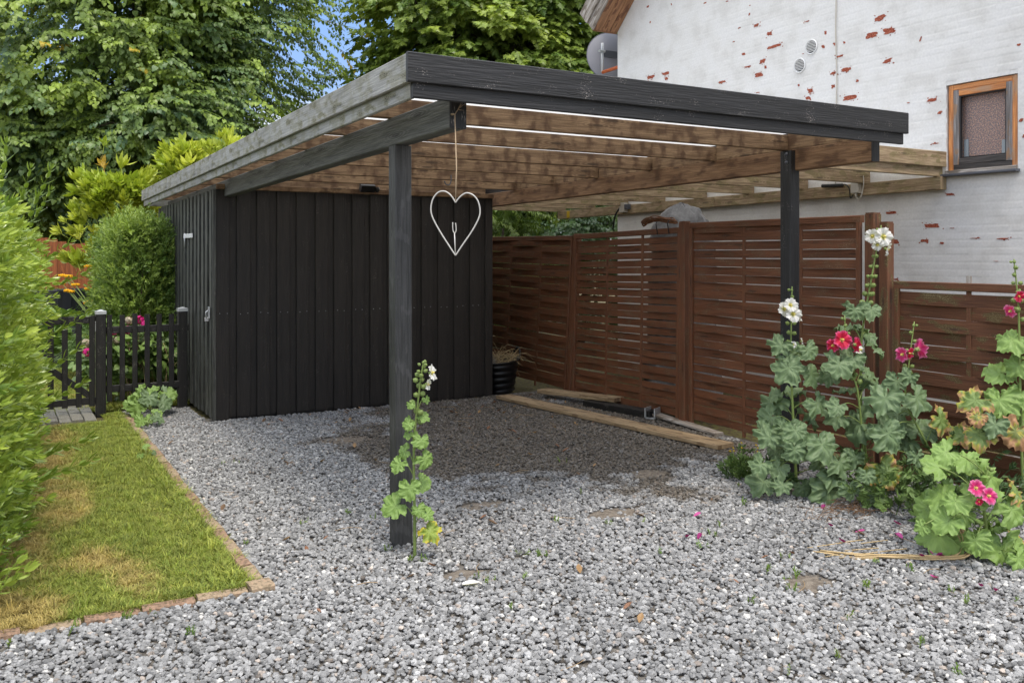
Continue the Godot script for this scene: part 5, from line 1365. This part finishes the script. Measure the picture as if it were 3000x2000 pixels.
# ---------------------------------------------------------------- garden behind the gate
func garden():
	for a in [[0.66, 13.95, 0.15, "dark grey garden armchair with a square back nearest the hedge"], [1.12, 14.1, 0.45, "dark grey garden armchair turned sideways in front of the board fence"]]:
		var c := thing("garden_armchair", a[3], "armchair", P(a[0], 0, a[1]), "dark grey armchairs in the back garden")
		c.rotation.y = a[2]
		part(c, "seat", bar(0.6, 0.32, 0.56, 0.02), M.rattan, Transform3D(Basis(), Vector3(-0.3, 0.24, 0)))
		part(c, "backrest", bar(0.6, 0.75, 0.07, 0.02), M.rattan, Transform3D(Basis(Vector3.RIGHT, 0.12), Vector3(-0.3, 0.72, -0.3)))
		for s in [-1.0, 1.0]:
			part(c, "armrest", bar(0.07, 0.66, 0.62, 0.02), M.rattan, Transform3D(Basis(), Vector3(s * 0.33 - 0.035, 0.33, 0.0)))
	var y := thing("yarrow", "yarrow plant with flat yellow flower heads leaning over the gate", "yarrow", P(1.15, 0, 11.5))
	var ym := mottled(151, [Color(0.86, 0.58, 0.03), Color(0.95, 0.75, 0.08)], 0.02, 0.9, 0.4)
	for p in [[0.672, 1.339, 11.852], [0.735, 1.331, 11.81], [0.665, 1.242, 11.856], [0.806, 1.23, 11.775], [0.72, 1.161, 11.819], [0.76, 1.15, 11.8], [0.939, 1.181, 11.698], [0.929, 1.011, 11.704], [0.96, 1.03, 11.68], [1.15, 0.966, 11.576], [0.936, 1.449, 11.7]]:
		var e := P(p[0], p[1], p[2]) - y.position
		part(y, "stem", tube(curve([Vector3(rng.randf_range(-0.08, 0.08), 0, rng.randf_range(-0.08, 0.08)), Vector3(e.x * 0.3, e.y * 0.6, e.z * 0.3), e], 8), [0.004], 5), M.stem)
		var st := begin(false)
		for i in 40:
			var aa := rng.randf() * TAU; var rr := sqrt(rng.randf()) * 0.042
			lathe_into(st, Transform3D(Basis(), e + Vector3(cos(aa) * rr, 0.012 - rr * 0.25 + rng.randf_range(-0.003, 0.003), sin(aa) * rr)), [Vector2(0.002, -0.02), Vector2(0.0095, 0.0), Vector2(0.0, 0.007)], 6)
		part(y, "flower_head", done(st), ym)
	var fern := [spray(21, "needle", 0.25, 22, 0.045), spray(22, "needle", 0.2, 18, 0.04)]
	crown(y, fern, M.leaf_matt, [[P(1.05, 0.75, 11.6), Vector3(0.25, 0.4, 0.25)], [P(1.0, 0.35, 11.6), Vector3(0.3, 0.3, 0.25)]], 420, [Color(0.10, 0.18, 0.05), Color(0.17, 0.27, 0.08)], 1.0, -0.5, "foliage", 0.1, 0.05)
	var hy := thing("hydrangea", "hydrangea with magenta flower heads behind the picket fence", "hydrangea", P(1.25, 0, 10.35))
	crown(hy, [spray(31, "heart", 0.22, 7, 0.085), spray(32, "heart", 0.2, 6, 0.095)], M.leaf_matt, [[P(1.3, 0.42, 10.45), Vector3(0.36, 0.36, 0.25)]], 210, [Color(0.09, 0.16, 0.04), Color(0.18, 0.28, 0.06)], 0.9, -0.3, "foliage", 0.2, 0.05)
	for p in [[1.32, 0.89, 10.25, 0], [1.07, 0.785, 10.25, 0], [1.2, 0.787, 10.25, 0], [0.81, 0.57, 10.25, 0], [1.37, 0.84, 10.2, 0], [1.22, 0.885, 10.3, 1], [0.80, 0.665, 10.27, 1], [1.09, 0.68, 10.25, 1]]:
		var e := P(p[0], p[1], p[2]) - hy.position
		part(hy, "stem", tube([Vector3(e.x * 0.4, 0, e.z * 0.4), e], [0.006, 0.004], 5), M.twig)
		var st := begin()
		for i in 60:
			var d := rdir()
			var b := facing(d.cross(rdir()), d, 1.0)
			st.set_color(([Color(0.62, 0.02, 0.24), Color(0.50, 0.44, 0.33)][p[3]]) * rng.randf_range(0.7, 1.25))
			for k in 4:
				leaf_into(st, Transform3D(b * Basis(Vector3.UP, k * PI / 2), e + d * 0.042), 0.016, 0.016, OVATE, 0.1, 0.0)
		part(hy, "flower_head", done(st), M.petal)
	var dry := thing("dry_twigs", "bare pale twigs inside the picket fence by the shed", "twigs", P(1.45, 0, 10.2))
	for i in 16:
		var b := Vector3(rng.randf_range(-0.3, 0.2), 0, rng.randf_range(-0.2, 0.2))
		part(dry, "twig", tube(curve([b, b + Vector3(rng.randf_range(-0.1, 0.1), 0.3, rng.randf_range(-0.1, 0.1)), b + Vector3(rng.randf_range(-0.25, 0.25), rng.randf_range(0.4, 0.7), rng.randf_range(-0.1, 0.1))], 6), [0.004, 0.003, 0.002], 4), M.straw)
	for a in [[0.55, 12.7, "broad-leaved bergenia clump in line with the garden gate"], [0.88, 12.5, "bergenia clump in the bed before the grey armchairs"], [0.3, 13.1, "bergenia clump beside the hedge in the back garden"]]:
		var t := thing("bergenia", a[2], "plant", P(a[0], 0, a[1]), "bergenia clumps in the back garden")
		var lm := begin()
		leaf_into(lm, Transform3D.IDENTITY, 0.24, 0.17, [0.3, 0.9, 1.0, 0.85, 0.45, 0.0], 0.2, 0.2)
		var mesh := done(lm); var xs := []; var cs := []
		for i in 22:
			var an: float = i * 2.4; var d := Vector3(cos(an), rng.randf_range(0.5, 2.2), sin(an))
			xs.append(Transform3D(facing(d, Vector3.UP, rng.randf_range(0.7, 1.1) * (1.5 if a[1] > 12 else 1.0)), Vector3(cos(an) * 0.1, rng.randf_range(0.3, 0.72), sin(an) * 0.1))); cs.append(Color(0.09, 0.17, 0.045).lerp(Color(0.17, 0.28, 0.06), rng.randf()))
		many(t, "leaves", mesh, M.leaf, xs, cs)

# ---------------------------------------------------------------- small things on the gravel
func small():
	var petal := begin()
	petal.set_color(Color(0.30, 0.02, 0.16)); leaf_into(petal, Transform3D.IDENTITY, 0.045, 0.026, [0.3, 0.8, 1.0, 0.9, 0.3], 0.9, -0.5)
	var pm := done(petal)
	petal = begin(); petal.set_color(Color(0.55, 0.09, 0.32)); leaf_into(petal, Transform3D.IDENTITY, 0.05, 0.035, [0.2, 0.7, 1.0, 1.0, 0.5], 0.6, -0.3)
	var pm2 := done(petal)
	var i := 0
	for p in [[3.34, 3.84], [3.37, 3.77], [4.23, 3.42], [4.04, 3.33], [4.42, 3.82], [3.64, 4.11], [4.21, 3.56], [4.58, 3.38], [4.36, 3.21], [4.07, 2.56], [4.07, 2.5], [4.28, 2.97], [4.2, 2.96], [4.23, 2.92], [3.99, 2.74], [4.29, 2.9]]:
		solo("fallen_petal", pm2 if i % 3 == 2 else pm, M.petal, "fallen purple hollyhock petal on gravel " + ("left of the dried stalks" if p[0] < 3.7 else "in front of the low bushy hollyhock" if p[1] < 3.0 else "between the dried stalks and tall hollyhocks"), "petal", Transform3D(Basis(Vector3.UP, rng.randf() * TAU), P(p[0], 0.014, p[1])), "fallen petals on the gravel")
		i += 1
	var wp := begin(); wp.set_color(Color(0.8, 0.79, 0.78)); leaf_into(wp, Transform3D.IDENTITY, 0.085, 0.05, [0.5, 0.9, 1.0, 0.9, 0.6, 0.1], 0.5, -0.15)
	solo("white_petal", done(wp), M.petal, "curled white petal on the gravel in front of the left post", "petal", Transform3D(Basis(Vector3.UP, -0.5), P(1.93, 0.012, 3.82)))
	# weeds
	var wm := [rosette(41, 7, 0.035), rosette(42, 9, 0.028), spray(43, "lance", 0.05, 6, 0.03)]
	var n := 0
	for p in [[3.56, 3.32], [4.11, 4.17], [4.39, 4.49], [3.51, 3.8], [3.66, 3.9], [3.3, 3.66], [3.34, 3.22], [3.24, 2.99], [3.34, 3.09], [2.98, 2.98], [3.42, 3.12], [3.9, 3.04], [3.59, 2.84], [3.99, 2.85], [3.99, 2.9], [3.9, 2.59], [3.83, 2.49], [4.01, 2.38], [3.27, 2.32], [3.16, 2.08], [2.6, 2.39], [2.86, 2.42], [3.21, 2.62], [2.23, 3.75], [2.48, 3.98], [2.0, 3.46], [2.4, 4.05], [2.07, 3.8], [3.34, 4.89], [3.12, 4.25], [2.88, 4.46], [3.75, 5.71], [3.02, 3.69], [1.81, 4.49], [1.94, 5.05], [1.87, 5.21], [1.86, 4.28], [1.92, 4.23], [1.56, 5.15], [1.16, 4.95], [1.57, 6.91], [1.48, 6.9], [0.71, 3.91], [2.02, 3.87], [3.31, 4.18], [0.5, 4.2], [0.29, 4.2], [0.58, 4.2], [0.05, 4.15]]:
		var zone := "beside the near brick edging" if p[0] < 1.2 else "between the left post and the shed" if p[0] < 2.0 and p[1] > 4.4 else "at the foot of the left post" if p[0] < 2.6 and p[1] > 3.4 else "near the bare mud patch" if Vector2(p[0] - 3.42, p[1] - 3.04).length() < 0.55 else "at the bottom right of the driveway" if p[1] < 3.1 else "between the carport posts" if p[1] > 4.1 else "in the middle of the driveway"
		var t := thing("weed_seedling", "small green weed seedling sprouting from gravel " + zone, "weed", P(p[0], 0.008, p[1]), "weed seedlings in the gravel")
		var xs := []; var cs := []
		var g := Color(0.13, 0.24, 0.035).lerp(Color(0.2, 0.28, 0.05), rng.randf())
		for k in rng.randi_range(2, 5):
			xs.append(Transform3D(facing(Vector3(rng.randf_range(-0.5, 0.5), 1, rng.randf_range(-0.5, 0.5)), Vector3.RIGHT.rotated(Vector3.UP, rng.randf() * TAU), rng.randf_range(0.3, 0.65)), Vector3(rng.randf_range(-0.025, 0.025), 0.004, rng.randf_range(-0.025, 0.025)))); cs.append(g * rng.randf_range(0.85, 1.15))
		many(t, "leaves", wm[n % 3], M.leaf_matt, xs, cs)
		n += 1
	# celandine by the plank end, low greens under the hollyhocks
	var c := thing("celandine", "small leafy celandine with yellow flowers at the end of the long plank", "plant", P(4.72, 0, 4.85))
	crown(c, [rosette(51, 8, 0.05), rosette(52, 7, 0.045)], M.leaf_matt, [[P(4.60, 0.07, 4.68), Vector3(0.14, 0.08, 0.14)], [P(4.86, 0.10, 5.0), Vector3(0.12, 0.12, 0.14)]], 90, [Color(0.07, 0.13, 0.03), Color(0.14, 0.22, 0.05)], 0.8, -1.0, "foliage", 0.1, 0.02)
	for k in 8:
		var e := Vector3(rng.randf_range(-0.18, 0.12), rng.randf_range(0.1, 0.2), rng.randf_range(-0.15, 0.15))
		part(c, "flower", lathe([Vector2(0, 0), Vector2(0.007, 0.004), Vector2(0.01, 0.008), Vector2(0, 0.006)], 5), M.lichen, Transform3D(Basis(Vector3.RIGHT, 0.6), e))
		part(c, "stalk", tube([Vector3(e.x * 0.7, 0, e.z * 0.7), e], [0.0015], 4), M.stem)
	var lo := thing("ground_greens", "low dark green weeds growing under the big hollyhocks", "plant", P(4.9, 0, 3.7))
	crown(lo, [rosette(61, 9, 0.07), spray(62, "lance", 0.16, 8, 0.07), rosette(63, 7, 0.09)], M.leaf_matt, [[P(4.85, 0.12, 3.65), Vector3(0.35, 0.16, 0.25)], [P(5.0, 0.15, 3.3), Vector3(0.4, 0.2, 0.4)], [P(5.1, 0.2, 4.1), Vector3(0.5, 0.25, 0.35)], [P(4.5, 0.12, 4.3), Vector3(0.2, 0.12, 0.15)], [P(5.3, 0.3, 3.3), Vector3(0.2, 0.3, 0.3)]], 260, [Color(0.05, 0.10, 0.03), Color(0.12, 0.19, 0.05)], 0.75, -0.9, "foliage", 0.1, 0.02)
	# dried stalks
	var d := thing("dried_stalk", "bent bundle of dried straw-coloured stalks lying on the gravel", "dried stalks", P(4.3, 0.01, 3.05))
	for k in 14:
		var j := func() -> Vector3: return Vector3(rng.randf_range(-0.03, 0.03), rng.randf_range(0.0, 0.016), rng.randf_range(-0.03, 0.03))
		var base := [P(4.36, 0.2, 2.9), P(4.42, 0.06, 2.86), P(4.32, 0.012, 2.86), P(4.12, 0.012, 2.98), P(3.9, 0.012, 3.15), P(3.78, 0.014, 3.28)]
		var pts := []
		for q in base.slice(0, rng.randi_range(4, 6)): pts.append(q + j.call() - d.position)
		part(d, "stalk", tube(curve(pts, 16), [0.0022 + 0.002 * rng.randf()], 5), M.straw)
	var wd := thing("withered_stems", "tangle of withered brown stems on the gravel under the hollyhocks", "dried stems", P(4.55, 0.01, 3.72))
	wd.set_meta("kind", "stuff")
	var ws := begin(false)
	for k in 110:
		var o := Vector3(rng.randfn(0, 0.16), rng.randf() * 0.02, rng.randfn(0, 0.07))
		var e := o + Vector3(rng.randf_range(-0.12, 0.12), rng.randf_range(-0.005, 0.025), rng.randf_range(-0.08, 0.08))
		tube_into(ws, curve([o, (o + e) / 2 + Vector3(0, rng.randf() * 0.02, 0), e], 4), [0.0016], 3)
	part(wd, "stems", done(ws), M.withered)
	for k in 9:
		var s := P(rng.randf_range(3.75, 4.2), 0.012, rng.randf_range(3.1, 3.4))
		solo("straw", tube([Vector3.ZERO, Vector3(rng.randf_range(0.1, 0.22), rng.randf_range(-0.002, 0.006), rng.randf_range(0.02, 0.09))], [0.003], 5), M.straw, "cut piece of dry straw beside the bent dried stalks", "straw", Transform3D(Basis(), s), "loose straws on the gravel")
	# litter: dry leaves and twigs blown under the roof
	var lt := thing("leaf_litter", "scattered dry brown leaves and twigs under the carport", "leaf litter"); lt.set_meta("kind", "stuff")
	var dm := begin(); leaf_into(dm, Transform3D.IDENTITY, 0.05, 0.028, LANCE, 0.7, -0.5)
	var tm := begin(); tube_into(tm, curve([Vector3.ZERO, Vector3(0.06, 0.004, 0.01), Vector3(0.13, 0.0, -0.01)], 4), [0.0016], 4)
	var xs := []; var cs := []; var xt := []; var ct := []
	for k in 900:
		var u := rng.randf_range(1.2, 5.4); var v := rng.randf_range(2.2, 8.7)
		var w := 0.06 + 0.94 * smoothstep(5.5, 8.6, v) * smoothstep(1.8, 4.0, u)
		if k > 90 and rng.randf() > w: continue
		var b := Basis(Vector3.UP, rng.randf() * TAU).scaled(Vector3.ONE * rng.randf_range(0.4, 1.2))
		if rng.randf() < 0.65:
			xs.append(Transform3D(b, P(u, 0.012, v))); cs.append([Color(0.22, 0.10, 0.05), Color(0.15, 0.09, 0.05), Color(0.34, 0.21, 0.10)][rng.randi() % 3])
		else:
			xt.append(Transform3D(b, P(u, 0.012, v))); ct.append(Color(0.36, 0.25, 0.14))
	many(lt, "leaves", done(dm), M.leaf_matt, xs, cs)
	many(lt, "twigs", done(tm), M.leaf_matt, xt, ct)
